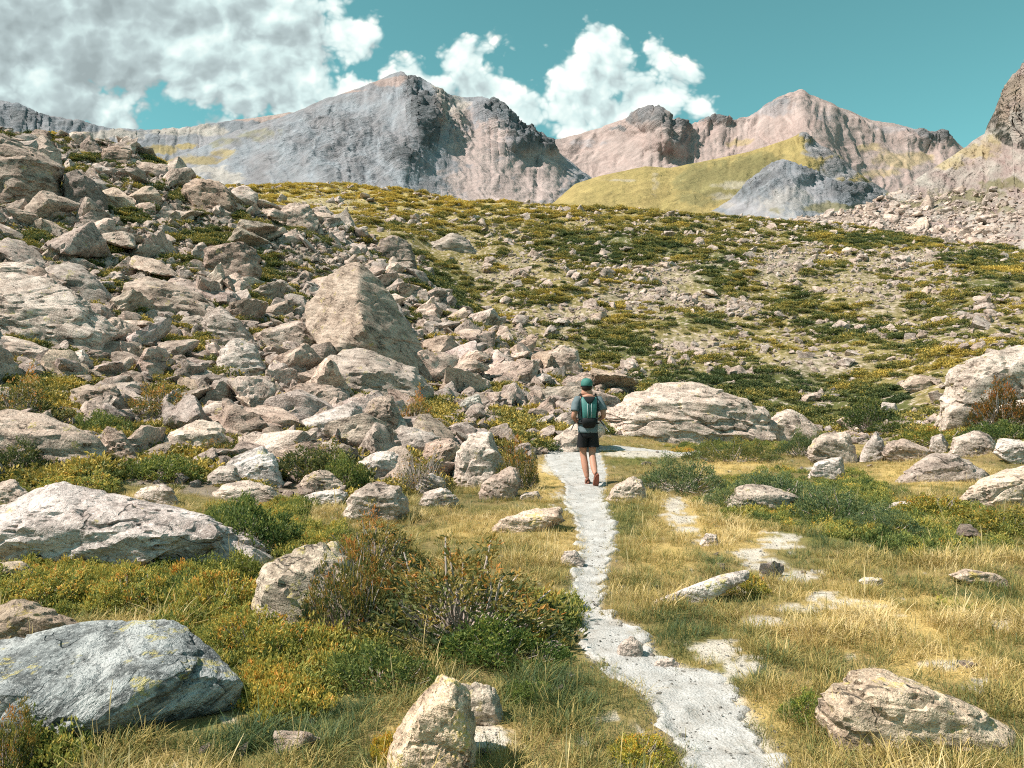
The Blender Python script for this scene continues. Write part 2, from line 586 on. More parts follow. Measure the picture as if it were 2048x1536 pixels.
DRY = [(1450, 1050, 190, 90), (1330, 1120, 110, 60), (1850, 950, 170, 40), (1800, 1230, 330, 100), (1900, 1330, 220, 60), (1450, 930, 120, 25), (760, 1390, 150, 80, .8), (950, 1060, 120, 45, .9),
       (880, 1460, 170, 90), (1080, 960, 60, 60, .9), (1560, 1420, 130, 80, .7), (620, 1330, 120, 60, .5), (1120, 1080, 70, 60, .8), (1650, 900, 140, 14, .8)]
GREEN = [(640, 1420, 130, 110), (480, 1480, 160, 60), (880, 1270, 220, 90), (1100, 1390, 150, 70, .8), (1370, 1260, 90, 70, .7), (1250, 1030, 60, 50, .8), (1290, 920, 120, 20, .8),
         (1620, 1060, 180, 60, .9), (1850, 1090, 200, 60, .8), (470, 1040, 110, 50), (320, 950, 170, 40), (1720, 990, 120, 50), (1290, 1160, 60, 40, .5), (1160, 960, 40, 18, .8), (1950, 1180, 110, 40, .7), (1500, 1340, 80, 60, .6)]
HILL_GREEN = [(1440, 545, 80, 55), (1590, 600, 50, 32), (1230, 500, 150, 40, .9), (1160, 480, 90, 22, .8), (1330, 500, 80, 30, .7), (1500, 790, 260, 70, .95), (1720, 810, 150, 60, 1.), (1560, 850, 130, 30, 1.),
              (870, 600, 90, 80, .9), (930, 660, 70, 30, .9), (1230, 690, 130, 60, .6), (1330, 770, 120, 40, .8), (1700, 660, 130, 35, .75), (1880, 610, 90, 30, .6), (1760, 480, 180, 16, .9), (1950, 520, 120, 22, .9),
              (1900, 660, 130, 26, .5), (1060, 600, 70, 25, .5), (1400, 650, 120, 22, .4), (1850, 700, 80, 22, .6), (2000, 570, 90, 30, .5), (1660, 540, 60, 20, .3)]
HILL_STONE = [(1290, 600, 140, 45, .9), (1560, 530, 150, 40, .9), (1450, 610, 90, 28, .8), (1640, 730, 130, 30, .9), (1800, 590, 130, 60, .6), (1390, 690, 120, 30, .7), (1000, 540, 90, 40, .7), (1700, 870, 60, 20, .8), (1930, 640, 90, 30, .5),
              (1330, 555, 110, 30, .8), (1150, 640, 110, 45, .7), (1010, 700, 90, 60, .9), (1850, 520, 200, 24, .9), (640, 410, 110, 16, .7), (1480, 740, 60, 24, .5), (1620, 790, 50, 30, .8), (1750, 555, 160, 26, .5)]
LEFT_GREEN = [(430, 475, 100, 18), (520, 560, 60, 16), (180, 500, 60, 20), (330, 330, 50, 14), (470, 390, 40, 18), (90, 275, 50, 14), (250, 440, 40, 14), (280, 650, 50, 14), (590, 450, 30, 18),
              (500, 590, 60, 12), (620, 720, 45, 20), (180, 700, 60, 16), (330, 790, 90, 22), (60, 800, 120, 60), (260, 880, 130, 30), (110, 960, 110, 22), (370, 690, 60, 14), (430, 745, 40, 12),
              (60, 480, 50, 20), (350, 480, 30, 12), (640, 560, 26, 10), (1010, 780, 60, 18), (860, 830, 60, 40), (1020, 860, 50, 40), (740, 780, 40, 12), (560, 830, 40, 25), (1160, 800, 40, 14)]

_CREST_PX = [-400, 0, 250, 500, 700, 850, 1000, 1150, 1250, 1400]
_CREST_D = [50, 53, 55, 53, 54, 47, 37, 31, 29, 24]
_START_PX = [-400, 0, 250, 500, 700, 850, 1000, 1100, 1200, 1300]
_START_D = [8.6, 9.4, 10.0, 10.0, 10.2, 11.6, 14.4, 17.2, 19.5, 21]


def on_left(px, d):
    return (px < 1330) & (d < np.interp(px, _CREST_PX, _CREST_D)) & (d > np.interp(px, _START_PX, _START_D))


def on_hill(px, d):
    st = np.where(px < 1330, np.interp(px, _CREST_PX, _CREST_D), np.interp(px, [1330, 1450, 1650, 1850, 2100], [26, 23, 24, 23, 22]))
    return d >= st


# ------------------------------------------------------------------ ground sheet
def build_ground():
    u = np.concatenate([np.linspace(-3.2, -0.78, 70)[:-1], np.linspace(-0.78, 0.78, 560), np.linspace(0.78, 3.2, 70)[1:]])
    d = np.concatenate([np.exp(np.linspace(math.log(0.35), math.log(24), 330))[:-1], np.exp(np.linspace(math.log(24), math.log(230), 230))[:-1], np.exp(np.linspace(math.log(230), math.log(2600), 40))])
    uu, dd = np.meshgrid(u, d, indexing='ij')
    uu = np.sign(uu) * np.minimum(np.abs(uu), np.maximum(1.2, 4500.0 / dd))
    uc = np.clip(uu, -1.15, 1.15)
    x, y = (uu * dd).ravel(), dd.ravel()
    z = ground_z((uc * dd).ravel(), y)
    V = np.stack([x, y, z], -1)
    px, py = proj(x, y, z)
    p2 = np.stack([x, y, np.zeros_like(x)], -1)
    n1 = fbm(p2 * 0.5, 4) * 0.5
    n2 = fbm(p2 * 2.1 + 9, 3) * 0.5
    # albedo classes
    soil = np.array([0.135, 0.098, 0.060])
    dry = np.array([0.43, 0.31, 0.12])
    grn = np.array([0.105, 0.115, 0.032])
    sand = np.array([0.47, 0.425, 0.37])
    stone = np.array([0.30, 0.255, 0.21])
    heath = np.array([0.15, 0.13, 0.045])
    gold = np.array([0.36, 0.28, 0.10])
    C = np.tile(soil, (len(x), 1))

    def mixin(c, w):
        w = np.clip(w, 0, 1)[:, None]
        C[:] = C * (1 - w) + c * w
    fg = ~on_left(px, y) & ~on_hill(px, y)
    lf = on_left(px, y)
    hl = on_hill(px, y)
    mixin(dry, fg * (0.35 + 0.6 * n1 + 0.7 * ell(px, py, DRY)))
    mixin(grn, fg * (0.25 + 0.9 * n2 + 0.6 * ell(px, py, GREEN) - 0.5 * ell(px, py, DRY)))
    bare = fg * ell(px, py, BARE)
    n3 = fbm(p2 * np.array([4.5, 7.0, 1]) + 3, 4, 0.65)
    mixin(sand, 0.9 * fg * sstep(bare * 0.95 + 0.62 * n3 + 0.4 * n1, 0.40, 0.72))
    pm = path_mask(x, y)
    mixin(sand, sstep(pm + 0.05 * n2, -0.06, 0.03))
    mixin(stone, lf * (0.55 + n1))
    mixin(heath, lf * sstep(ell(px, py, LEFT_GREEN) + 0.6 * n1, 0.25, 0.6))
    hg = ell(px, py, HILL_GREEN)
    hs = ell(px, py, HILL_STONE)
    mixin(heath * 1.25, hl * (0.6 + 0.7 * n1))
    yel = sstep(py, 470, 390) * sstep(px, 1500, 900)
    mixin(gold, hl * np.clip(0.25 + 0.8 * n2 + 0.85 * yel, 0, 1))
    mixin(np.array([0.075, 0.09, 0.03]), hl * sstep(hg + 0.5 * n1, 0.15, 0.6) * 0.85)
    mixin(stone, hl * np.clip(hs * 0.7 + n2 * 0.7, 0, 0.8))
    Ca = np.concatenate([np.clip(C, 0.01, 0.8), np.ones((len(x), 1))], 1)
    m, T, bs, out = new_mat('alpine_ground')
    at = T.n('ShaderNodeAttribute', attribute_name='soil_colour')
    g = T.n('ShaderNodeNewGeometry')
    P = g.outputs['Position']
    a = T.noise(P, 9.0, 5, 0.65)
    b = T.noise(P, 60.0, 2, 0.7)
    c = T.noise(P, 0.9, 4, 0.6)
    k = T.math('ADD', T.math('MULTIPLY', a, 0.7), T.math('MULTIPLY', b, 0.6))
    k = T.math('ADD', k, T.math('MULTIPLY', c, 0.5))
    k = T.math('ADD', k, 0.10)
    kk = T.n('ShaderNodeCombineXYZ', ins={0: k, 1: k, 2: k}).outputs[0]
    sp = T.n('ShaderNodeAttribute', attribute_name='stony')
    g1 = T.noise(P, 2.6, 5, 0.7)
    base = T.mix(1.0, at.outputs['Color'], kk, 'MULTIPLY')
    base = T.mix(T.math('MULTIPLY', T.smooth(g1, 0.50, 0.40), T.math('MULTIPLY', sp.outputs['Fac'], 0.75)), base, (0.075, 0.072, 0.026))
    base = T.mix(T.math('MULTIPLY', T.smooth(g1, 0.545, 0.60), sp.outputs['Fac']), base, (0.42, 0.345, 0.285))
    T.set(bs.inputs['Base Color'], base)
    h = T.math('ADD', a, T.math('MULTIPLY', b, 0.35))
    bp = T.n('ShaderNodeBump', ins={'Strength': 0.8, 'Distance': 0.05, 'Height': h})
    T.set(bs.inputs['Normal'], bp.outputs[0])
    bs.inputs['Roughness'].default_value = 1.0
    bs.inputs['Specular IOR Level'].default_value = 0.05
    me = mesh_np('ground', V, grid_faces(len(u), len(d))[:, ::-1], m, True, {'soil_colour': ('FLOAT_COLOR', Ca), 'stony': ('FLOAT', np.where(fg, 0.0, 0.9) * sstep(y, 9, 22))})
    tag(link('ground', me), 'alpine ground of dry turf, soil and heath rising to a stony hill', kind='structure')


build_ground()


def build_path():
    ys = np.exp(np.linspace(math.log(0.9), math.log(PL[-1, 1] + 0.2), 420))
    k = 44
    l = np.interp(ys, PL[::1, 1], PL[::1, 0])
    r = np.interp(ys, PR[::1, 1], PR[::1, 0])
    e = np.stack([ys * 3.1, np.zeros_like(ys), np.zeros_like(ys)], -1)
    l = l + 0.10 * fbm(e * 1.5, 4, 0.65) - 0.03
    r = r + 0.10 * fbm(e * 1.5 + 40, 4, 0.65) + 0.03
    t = np.linspace(0, 1, k)
    x = (l[:, None] * (1 - t) + r[:, None] * t).ravel()
    y = np.repeat(ys, k)
    z = ground_z(x, y)
    edge = np.minimum(t, 1 - t)
    edge = np.tile(edge, len(ys))
    p = np.stack([x, y, np.zeros_like(x)], -1)
    z = z + 0.026 * sstep(edge, 0.0, 0.10) - 0.012 * (1 - sstep(edge, 0, .03)) + 0.012 * fbm(p * 4, 3) + 0.006 * fbm(p * 26, 2) * (y < 9)
    m, T, bs, out = new_mat('pale_gravel')
    g = T.n('ShaderNodeNewGeometry')
    P = g.outputs['Position']
    a = T.noise(P, 5, 6, 0.65)
    b = T.noise(P, 95, 3, 0.8)
    v = T.n('ShaderNodeTexVoronoi', ins={'Vector': P, 'Scale': 70.0})
    col = T.ramp(a, [(0.30, (0.26, 0.235, 0.205)), (0.45, (0.365, 0.352, 0.335)), (0.66, (0.45, 0.44, 0.428))])
    col = T.mix(T.math('MULTIPLY', T.smooth(b, 0.52, 0.62), 0.75), col, (0.21, 0.19, 0.165))
    col = T.mix(T.math('MULTIPLY', T.smooth(v.outputs[0], 0.34, 0.1), 0.45), col, (0.57, 0.56, 0.54))
    T.set(bs.inputs['Base Color'], col)
    h = T.math('ADD', T.math('ADD', a, T.math('MULTIPLY', b, 0.3)), T.math('MULTIPLY', v.outputs[0], -0.35))
    T.set(bs.inputs['Normal'], T.n('ShaderNodeBump', ins={'Strength': 0.9, 'Distance': 0.014, 'Height': h}).outputs[0])
    me = mesh_np('path', np.stack([x, y, z], -1), grid_faces(len(ys), k), m)
    tag(link('path', me), 'narrow trodden footpath of pale gravel winding away from the viewer', kind='structure')


build_path()


def build_branch():
    t = np.linspace(0, 1, 160)
    bx = 1.9 + 3.2 * t
    by = 17.6 + 0.75 * t + .18 * np.sin(t * 7)
    w = (.34 + .1 * fbm(np.stack([t * 9, t * 0, t * 0], -1), 3)) * np.sqrt(np.clip(1.02 - t, 0, 1))
    k = 14
    v = np.linspace(-1, 1, k)
    x = np.repeat(bx, k)
    y = (by[:, None] + w[:, None] * v).ravel()
    e = np.tile(1 - np.abs(v), len(t))
    z = ground_z(x, y) + .035 * sstep(e, 0, .35) - .015
    me = mesh_np('path', np.stack([x, y, z], -1), grid_faces(len(t), k), bpy.data.materials['pale_gravel'])
    tag(link('path', me), 'pale gravel branch leaving the path to the right beyond the hiker', kind='structure')


build_branch()

# ------------------------------------------------------------------ mountains (surfaces at their own distances)
def mountain_mat():
    m, T, bs, out = new_mat('mountain_rock')
    at = T.n('ShaderNodeAttribute', attribute_name='rock_colour')
    st = T.n('ShaderNodeAttribute', attribute_name='craggy')
    g = T.n('ShaderNodeNewGeometry')
    P = g.outputs['Position']
    a = T.noise(P, 0.03, 6, 0.66)
    b = T.noise(P, 0.16, 4, 0.7)
    sv = T.vm('MULTIPLY', T.n('ShaderNodeMapping', ins={'Vector': P, 'Rotation': (0.25, 0.42, 0.0)}).outputs[0], (0.35, 0.35, 3.2))
    s = T.noise(sv, 0.030, 6, 0.68)
    k = T.math('ADD', T.math('MULTIPLY', a, 0.62), T.math('MULTIPLY', b, 0.5))
    sc = T.math('MULTIPLY', T.math('SUBTRACT', s, 0.5), T.math('MULTIPLY_ADD', st.outputs['Fac'], 1.1, 0.7))
    k = T.math('ADD', T.math('ADD', k, sc), 0.44)
    k = T.math('MAXIMUM', k, 0.22)
    kk = T.n('ShaderNodeCombineXYZ', ins={0: k, 1: k, 2: k}).outputs[0]
    T.set(bs.inputs['Base Color'], T.mix(1.0, at.outputs['Color'], kk, 'MULTIPLY'))
    h = T.math('ADD', T.math('MULTIPLY', a, T.math('MULTIPLY_ADD', st.outputs['Fac'], 0.6, 0.35)), T.math('MULTIPLY', T.math('MULTIPLY', s, st.outputs['Fac']), 1.2))
    h = T.math('ADD', h, T.math('MULTIPLY', b, 0.2))
    T.set(bs.inputs['Normal'], T.n('ShaderNodeBump', ins={'Strength': 0.9, 'Distance': 16.0, 'Height': h}).outputs[0])
    bs.inputs['Roughness'].default_value = 1.0
    bs.inputs['Specular IOR Level'].default_value = 0.05
    return m


MOUNT = mountain_mat()
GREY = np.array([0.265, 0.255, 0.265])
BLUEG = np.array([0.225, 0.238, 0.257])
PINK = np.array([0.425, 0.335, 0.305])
ROSE = np.array([0.36, 0.272, 0.245])
CREAM = np.array([0.44, 0.39, 0.34])
DARKR = np.array([0.135, 0.14, 0.145])
OLIVE = np.array([0.385, 0.295, 0.125])
MOSS = np.array([0.18, 0.16, 0.075])


def mountain(name, label, crest, base, dc, db, base_cols, ridge=None, zones=(), crags=(), amp=1.0, res=2.6, rows=150, gamma=1.0, tilt=0.0, freq=1.0, apex=None, rockamp=1.0):
    """crest, base: photo polylines; dc, db: distances of crest and base. zones: (colour, blobs, strength)"""
    crest = np.array(crest, float)
    base = np.array(base, float)
    px = np.arange(crest[0, 0], crest[-1, 0] + 1, res)
    yc = np.interp(px, crest[:, 0], crest[:, 1])
    yb = np.interp(px, base[:, 0], base[:, 1])
    yb = np.maximum(yb, yc + 6)
    DC = np.interp(px, *zip(*dc)) if isinstance(dc, list) else np.full_like(px, dc)
    DB = np.interp(px, *zip(*db)) if isinstance(db, list) else np.full_like(px, db)
    seed = (hash(name) if False else sum(map(ord, name))) % 97
    # uneven crest: rock teeth
    j = np.stack([px / 22.0, np.full_like(px, seed), np.zeros_like(px)], -1)
    crag_line = ell(px, yc, crags) if len(crags) else 0
    yc = yc - fbm(j, 4, 0.6) * (1.4 + 6.5 * crag_line) * min(amp, 1.4)
    t = np.linspace(0, 1, rows)
    PX, Tt = np.meshgrid(px, t, indexing='ij')
    PY = yc[:, None] + (yb - yc)[:, None] * Tt
    s = (1 - Tt) ** gamma
    Dp = DB[:, None] + (DC - DB)[:, None] * s
    PXf, PYf, Df = PX.ravel(), PY.ravel(), Dp.ravel()
    cr = ell(PXf, PYf, crags) if len(crags) else np.zeros_like(PXf)
    tf = Tt.ravel()
    fade = 0.14 + 0.86 * sstep(tf, 0.0, 0.07)
    if ridge is not None:
        Df = Df + ridge(PXf, PYf)
    # gullies that run down the slope, and broken rock
    flow = np.stack([(PXf + tilt * (PYf - 300)) / 26.0 * freq, PYf / 120.0 * freq, np.full_like(PXf, seed * 1.7)], -1)
    wq = fbm(np.stack([PXf / 70.0, PYf / 45.0, np.full_like(PXf, seed + 5.5)], -1), 3, 0.55)
    if apex is not None:
        ang = np.arctan2(PXf - apex[0], np.maximum(PYf - apex[1], 4))
        flow[:, 0] = ang * apex[2]
        flow[:, 1] = np.hypot(PXf - apex[0], PYf - apex[1]) / 110.0
    flow[:, 0] += 0.7 * wq
    gul = ridged(flow, 4, 0.55)
    X = (PXf - 1024) / F * Df
    Z = CH + (768 - PYf) / F * Df
    V = np.stack([X, Df, Z], -1)
    G = V.reshape(len(px), rows, 3)
    nr = np.cross(np.gradient(G, axis=0), np.gradient(G, axis=1)).reshape(-1, 3)
    nr /= np.linalg.norm(nr, axis=1)[:, None] + 1e-9
    nr *= np.where(nr[:, 1] > 0, -1, 1)[:, None]
    k = Df / 1500.0 * amp
    q = V / k.mean() + seed * 13.0
    strat = q @ np.array([0.25, 0.2, 0.95])
    qs = q * np.array([.016, .016, .016]) + np.outer(strat * 0.05, [0.25, 0.2, 0.95])
    h = gul * (3.2 + 2.0 * cr) + fbm(q / 130.0, 3) * 7.0 + ridged(q / 48.0, 3, .5) * (1.0 + 9.0 * cr * rockamp) + ridged(q / 15.0, 3, .55) * (0.35 + 2.6 * cr * rockamp) + fbm(qs, 3, .6) * (0.8 + 3.0 * cr * rockamp)
    V = V + nr * (h * k * fade)[:, None]
    V = V.reshape(len(px), rows, 3)
    # the far side, falling away behind the crest
    top = V[:, 0]
    back = []
    for k, (dy, dz) in enumerate(((.004, -.0005), (.02, -.007), (.06, -.03), (.14, -.09), (.3, -.22))):
        q = top.copy()
        q[:, 1] += dy * top[:, 1]
        q[:, 0] *= 1 + dy
        q[:, 2] += dz * top[:, 1] + (0.0 if k == 0 else 0)
        back.append(q)
    V = np.concatenate([np.stack(back[::-1], 1), V], 1)
    nb = len(back)
    # albedo
    C = np.tile(np.asarray(base_cols[0], float), (len(PXf), 1))
    n = fbm(np.stack([PXf / 55, PYf / 40, np.full_like(PXf, seed)], -1), 4, 0.6)
    n2 = fbm(np.stack([flow[:, 0] * 1.9, flow[:, 1] * 1.6, np.full_like(PXf, seed + 8)], -1), 4, 0.62)
    if len(base_cols) > 1:
        w = np.clip(0.5 + 0.9 * n, 0, 1)[:, None]
        C = C * (1 - w) + np.asarray(base_cols[1]) * w
    n3 = fbm(np.stack([PXf / 17, PYf / 10, np.full_like(PXf, seed + 4)], -1), 3, 0.6)
    for colr, blobs, st in zones:
        w = np.clip(st * sstep(ell(PXf, PYf, blobs) * 1.1 + (0.35 * n + 0.2 * n2 + 0.4 * n3) * sstep(ell(PXf, PYf, blobs), 0, .3), 0.15, 0.85), 0, 1)[:, None]
        C = C * (1 - w) + np.asarray(colr) * w
    C = C * (1 + 0.20 * n2 + 0.10 * n)[:, None]
    C = C * np.array([0.80, 0.81, 0.83])
    C = C.reshape(len(px), rows, 3)
    C = np.concatenate([np.repeat(C[:, :1], nb, 1), C], 1).reshape(-1, 3)
    CR = cr.reshape(len(px), rows)
    CR = np.concatenate([np.repeat(CR[:, :1], nb, 1), CR], 1).ravel()
    Ca = np.concatenate([np.clip(C, 0.02, 0.8), np.ones((len(C), 1))], 1)
    me = mesh_np(name, V.reshape(-1, 3), grid_faces(len(px), rows + nb), MOUNT, True,
                 {'rock_colour': ('FLOAT_COLOR', Ca), 'craggy': ('FLOAT', CR)})
    o = tag(link(name, me), label, kind='structure')
    return o, V[:, nb:], PX, PY


mountain('mountain', 'long blue-grey ridge on the far left skyline with a pale crest',
         [(-420, 150), (-200, 190), (0, 203), (35, 207), (80, 228), (120, 235), (160, 240), (210, 257), (290, 259), (350, 257), (420, 248), (470, 240), (520, 234), (590, 224), (660, 200), (760, 190)],
         [(-420, 420), (800, 420)], 2700, 2100, (BLUEG, GREY), tilt=0.3,
         zones=((CREAM * 0.95, [(380, 268, 130, 16), (220, 275, 110, 12), (560, 236, 110, 14)], .8), (ROSE, [(520, 238, 120, 9), (600, 226, 60, 10)], .9),
                (OLIVE * .9, [(318, 303, 50, 9), (375, 298, 30, 6), (275, 308, 25, 6)], .8), (DARKR * 1.3, [(50, 235, 60, 22), (150, 250, 60, 12)], .6)),
         crags=[(40, 230, 120, 40, .6), (170, 250, 90, 22, .4), (300, 270, 160, 22, .3)], amp=1.1, rockamp=.45)


def peak_ridge(x, y):
    # a rib from the summit down to the foot: left face in front, right flank receding
    xr = np.interp(y, [140, 190, 250, 320, 400, 440], [805, 828, 838, 806, 800, 800])
    dx = x - xr
    rib = -95 * np.exp(-(np.sqrt(dx ** 2 + 300) - 17) / 80.0) * sstep(y, 140, 215)
    right = np.where(dx > 0, np.clip(dx, 0, 130) * 0.12, 0)
    spur = -70 * np.exp(-((x - (1010 + 0.35 * (y - 215))) / 50.0) ** 2) * sstep(y, 190, 240) * sstep(y, 330, 290)
    leftf = -60 * np.exp(-((x - 610) / 90.0) ** 2) * sstep(y, 230, 330)
    return rib + right + spur + leftf


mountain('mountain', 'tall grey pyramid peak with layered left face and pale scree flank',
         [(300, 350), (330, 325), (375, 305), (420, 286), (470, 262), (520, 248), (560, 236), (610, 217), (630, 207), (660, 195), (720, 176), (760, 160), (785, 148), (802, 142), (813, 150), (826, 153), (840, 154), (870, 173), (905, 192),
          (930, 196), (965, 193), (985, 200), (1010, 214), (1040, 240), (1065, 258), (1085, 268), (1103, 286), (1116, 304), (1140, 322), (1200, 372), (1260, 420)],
         [(300, 470), (1260, 470)], [(300, 1400), (805, 1500), (1260, 1560)], [(300, 880), (1260, 900)], (GREY, BLUEG * 1.12), ridge=peak_ridge, apex=(805, 60, 9.0), rockamp=1.0,  # grey rock and pink scree, with cloud shade and sunlight put into the tones
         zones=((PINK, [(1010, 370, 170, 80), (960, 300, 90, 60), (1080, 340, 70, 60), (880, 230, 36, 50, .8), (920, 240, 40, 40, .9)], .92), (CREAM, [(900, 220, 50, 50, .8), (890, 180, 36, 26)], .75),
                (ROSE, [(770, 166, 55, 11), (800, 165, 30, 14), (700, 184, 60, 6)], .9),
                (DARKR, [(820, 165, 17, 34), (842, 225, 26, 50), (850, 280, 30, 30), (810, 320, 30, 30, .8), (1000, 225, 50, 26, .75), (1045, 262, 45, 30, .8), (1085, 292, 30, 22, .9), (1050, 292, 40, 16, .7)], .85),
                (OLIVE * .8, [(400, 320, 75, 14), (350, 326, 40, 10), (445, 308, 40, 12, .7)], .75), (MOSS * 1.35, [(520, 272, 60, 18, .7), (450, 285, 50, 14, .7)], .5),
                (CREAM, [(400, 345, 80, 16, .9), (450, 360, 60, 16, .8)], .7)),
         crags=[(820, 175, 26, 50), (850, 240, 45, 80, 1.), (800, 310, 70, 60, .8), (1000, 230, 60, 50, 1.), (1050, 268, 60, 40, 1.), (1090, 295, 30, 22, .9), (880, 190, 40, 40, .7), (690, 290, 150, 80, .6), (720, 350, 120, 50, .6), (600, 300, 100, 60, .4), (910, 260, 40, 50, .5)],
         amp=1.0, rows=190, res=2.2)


def bowl_ridge(x, y):
    pk = -220 * np.exp(-((x - (1600 + 0.3 * (y - 180))) / 60.0) ** 2) * sstep(y, 175, 260)
    hd = -140 * np.exp(-((x - (1310 + 0.5 * (y - 220))) / 45.0) ** 2) * sstep(y, 215, 260) * sstep(y, 330, 280)
    bw = 120 * np.exp(-((x - 1180) / 90.0) ** 2)
    return pk + hd + bw


mountain('mountain', 'rose-coloured scree ridge with a pointed peak at its right end',
             [(1040, 300), (1080, 286), (1130, 276), (1200, 257), (1240, 240), (1270, 229), (1300, 221), (1318, 222), (1332, 231), (1345, 242), (1362, 246), (1382, 250), (1400, 241), (1420, 236), (1438, 231), (1455, 236), (1475, 241), (1500, 232), (1520, 218),
              (1545, 202), (1570, 190), (1590, 182), (1601, 179), (1615, 187), (1640, 198), (1680, 215), (1740, 240), (1790, 248), (1830, 258), (1862, 266), (1880, 265), (1905, 280), (1925, 295), (1975, 325), (2060, 360), (2200, 400)],
             [(1040, 470), (2200, 520)], 2600, 1950, (PINK, ROSE * 1.04), ridge=bowl_ridge, apex=(1560, -60, 16.0), rockamp=0.9,
             zones=((DARKR * 1.25, [(1300, 245, 60, 20, .85), (1340, 258, 45, 18, .8), (1360, 280, 20, 14, .8), (1440, 243, 60, 8, .9), (1240, 268, 26, 8, .7), (1860, 278, 60, 18, .8), (1560, 215, 40, 14, .5)], .8),
                    (GREY * 1.1, [(1550, 220, 60, 26, .9), (1660, 235, 60, 16, .5), (1290, 235, 60, 20, .7), (1800, 262, 90, 14, .8), (1180, 290, 70, 14, .5)], .6),
                    (OLIVE, [(1800, 325, 70, 26), (1840, 315, 40, 16), (1760, 350, 50, 14, .8), (1480, 290, 40, 8, .8), (1740, 300, 40, 12, .6)], .55)),
             crags=[(1310, 238, 70, 30, .9), (1350, 262, 40, 30, .9), (1440, 242, 70, 14, .9), (1560, 212, 60, 26, .6), (1600, 190, 30, 16, .4), (1860, 276, 70, 26, .8), (1240, 262, 50, 20, .5)], amp=1.15)

mountain('grassy_spur', 'golden green rounded spur below the pointed peak',
         [(1090, 425), (1115, 398), (1150, 368), (1200, 352), (1260, 339), (1290, 333), (1340, 336), (1400, 324), (1450, 314), (1500, 303), (1545, 289), (1585, 275), (1602, 266), (1612, 264), (1622, 274), (1640, 290), (1680, 312), (1705, 338), (1740, 362), (1790, 392), (1840, 420)],
         [(1090, 470), (1840, 480)], 1080, 800, (OLIVE, OLIVE * np.array([.8, .82, .8])), apex=(1590, 160, 9.0),
         zones=((MOSS * 1.1, [(1430, 365, 110, 50, 1.1), (1510, 340, 90, 36, 1.1), (1400, 400, 60, 30, .8), (1540, 320, 60, 20, .8)], .8), (GREY, [(1640, 300, 46, 30), (1680, 340, 60, 34), (1740, 380, 60, 26), (1612, 272, 16, 16)], .95),
                (CREAM * .9, [(1470, 372, 60, 12, .7), (1440, 395, 40, 10, .7), (1310, 375, 12, 40, .5), (1240, 362, 50, 4, .6)], .5)),
         crags=[(1612, 270, 24, 26, .9), (1660, 320, 60, 40, .7), (1720, 360, 60, 30, .7)], amp=0.45, rows=110)

mountain('rocky_knoll', 'blue-grey rocky knoll with a scree fan in front of the golden spur',
         [(1380, 445), (1420, 425), (1455, 405), (1480, 380), (1515, 348), (1545, 326), (1565, 319), (1590, 325), (1612, 338), (1640, 348), (1665, 362), (1700, 366), (1735, 374), (1768, 396), (1785, 412), (1830, 440)],
         [(1380, 490), (1830, 490)], 900, 620, (BLUEG * 1.0, GREY * 1.1), apex=(1565, 290, 7.0),
         ridge=lambda x, y: -60 * np.exp(-(np.sqrt((x - (1575 + 0.25 * (y - 320))) ** 2 + 500) - 22) / 45.0) * sstep(y, 318, 360) - 50 * np.exp(-((x - 1690) / 35.0) ** 2),
         zones=((DARKR * 1.3, [(1690, 385, 70, 26, .9), (1620, 350, 40, 14, .9), (1530, 360, 26, 26, .6), (1740, 400, 40, 20, .9)], .6), (CREAM * .95, [(1570, 410, 70, 40, .8), (1450, 415, 30, 10, .8)], .45),
                (MOSS, [(1660, 420, 80, 14), (1740, 425, 50, 10), (1450, 440, 60, 12), (1560, 425, 30, 8, .5)], .8), (OLIVE, [(1420, 435, 50, 14)], .9)),
         crags=[(1530, 365, 70, 60, .7), (1690, 385, 80, 36, 1.), (1620, 350, 50, 24, .8), (1745, 400, 40, 24, .9)], amp=0.7, rows=100)


def right_ridge(x, y):
    return -18 * np.exp(-((x - (2040 + .5 * (y - 200))) / 60.0) ** 2) * sstep(y, 130, 300)


_, RV, RPX, RPY = mountain('talus_slope', 'steep rosy scree slope with a cliff at the right edge of the view',
                           [(1540, 452), (1580, 442), (1640, 431), (1700, 422), (1730, 412), (1790, 385), (1850, 347), (1920, 302), (1950, 280), (1968, 268), (1976, 246), (1988, 224), (1996, 200), (2010, 172), (2026, 152), (2048, 126), (2080, 85), (2150, 20), (2300, -140), (2450, -260)],
                           [(1540, 520), (1700, 540), (2048, 600), (2450, 640)], [(1540, 185), (1750, 215), (1950, 260), (2048, 270), (2450, 240)], [(1540, 150), (1800, 140), (2048, 122), (2450, 120)], (ROSE * .92, CREAM * .85), ridge=right_ridge, tilt=0.5,
                           zones=((OLIVE * .9, [(1950, 305, 60, 20, .9), (1900, 330, 60, 16, .8), (1985, 290, 30, 30, .7), (2035, 210, 16, 50, .4)], .6), (MOSS * .9, [(1930, 395, 120, 22, .8), (2010, 372, 70, 20, .8), (1830, 410, 60, 12, .8), (1960, 420, 120, 16, .6)], .8),
                                  (np.array([.34, .26, .20]), [(2040, 190, 60, 60, .9), (2010, 220, 30, 50, .8)], .8), (CREAM * .9, [(2030, 260, 50, 40, .8)], .6)),
                           crags=[(2060, 190, 110, 110, 1.), (2100, 100, 200, 160, 1.), (2020, 240, 40, 50, .8)], amp=0.7, rows=230, res=1.8, rockamp=1.1)

# ------------------------------------------------------------------ rocks
def ico(sub):
    bm = bmesh.new()
    bmesh.ops.create_icosphere(bm, subdivisions=sub, radius=1.0)
    v = np.array([x.co[:] for x in bm.verts])
    f = np.array([[q.index for q in fc.verts] for fc in bm.faces])
    bm.free()
    return v / np.linalg.norm(v, axis=1)[:, None], f


ICO = {k: ico(k) for k in (2, 3, 4, 5, 6)}


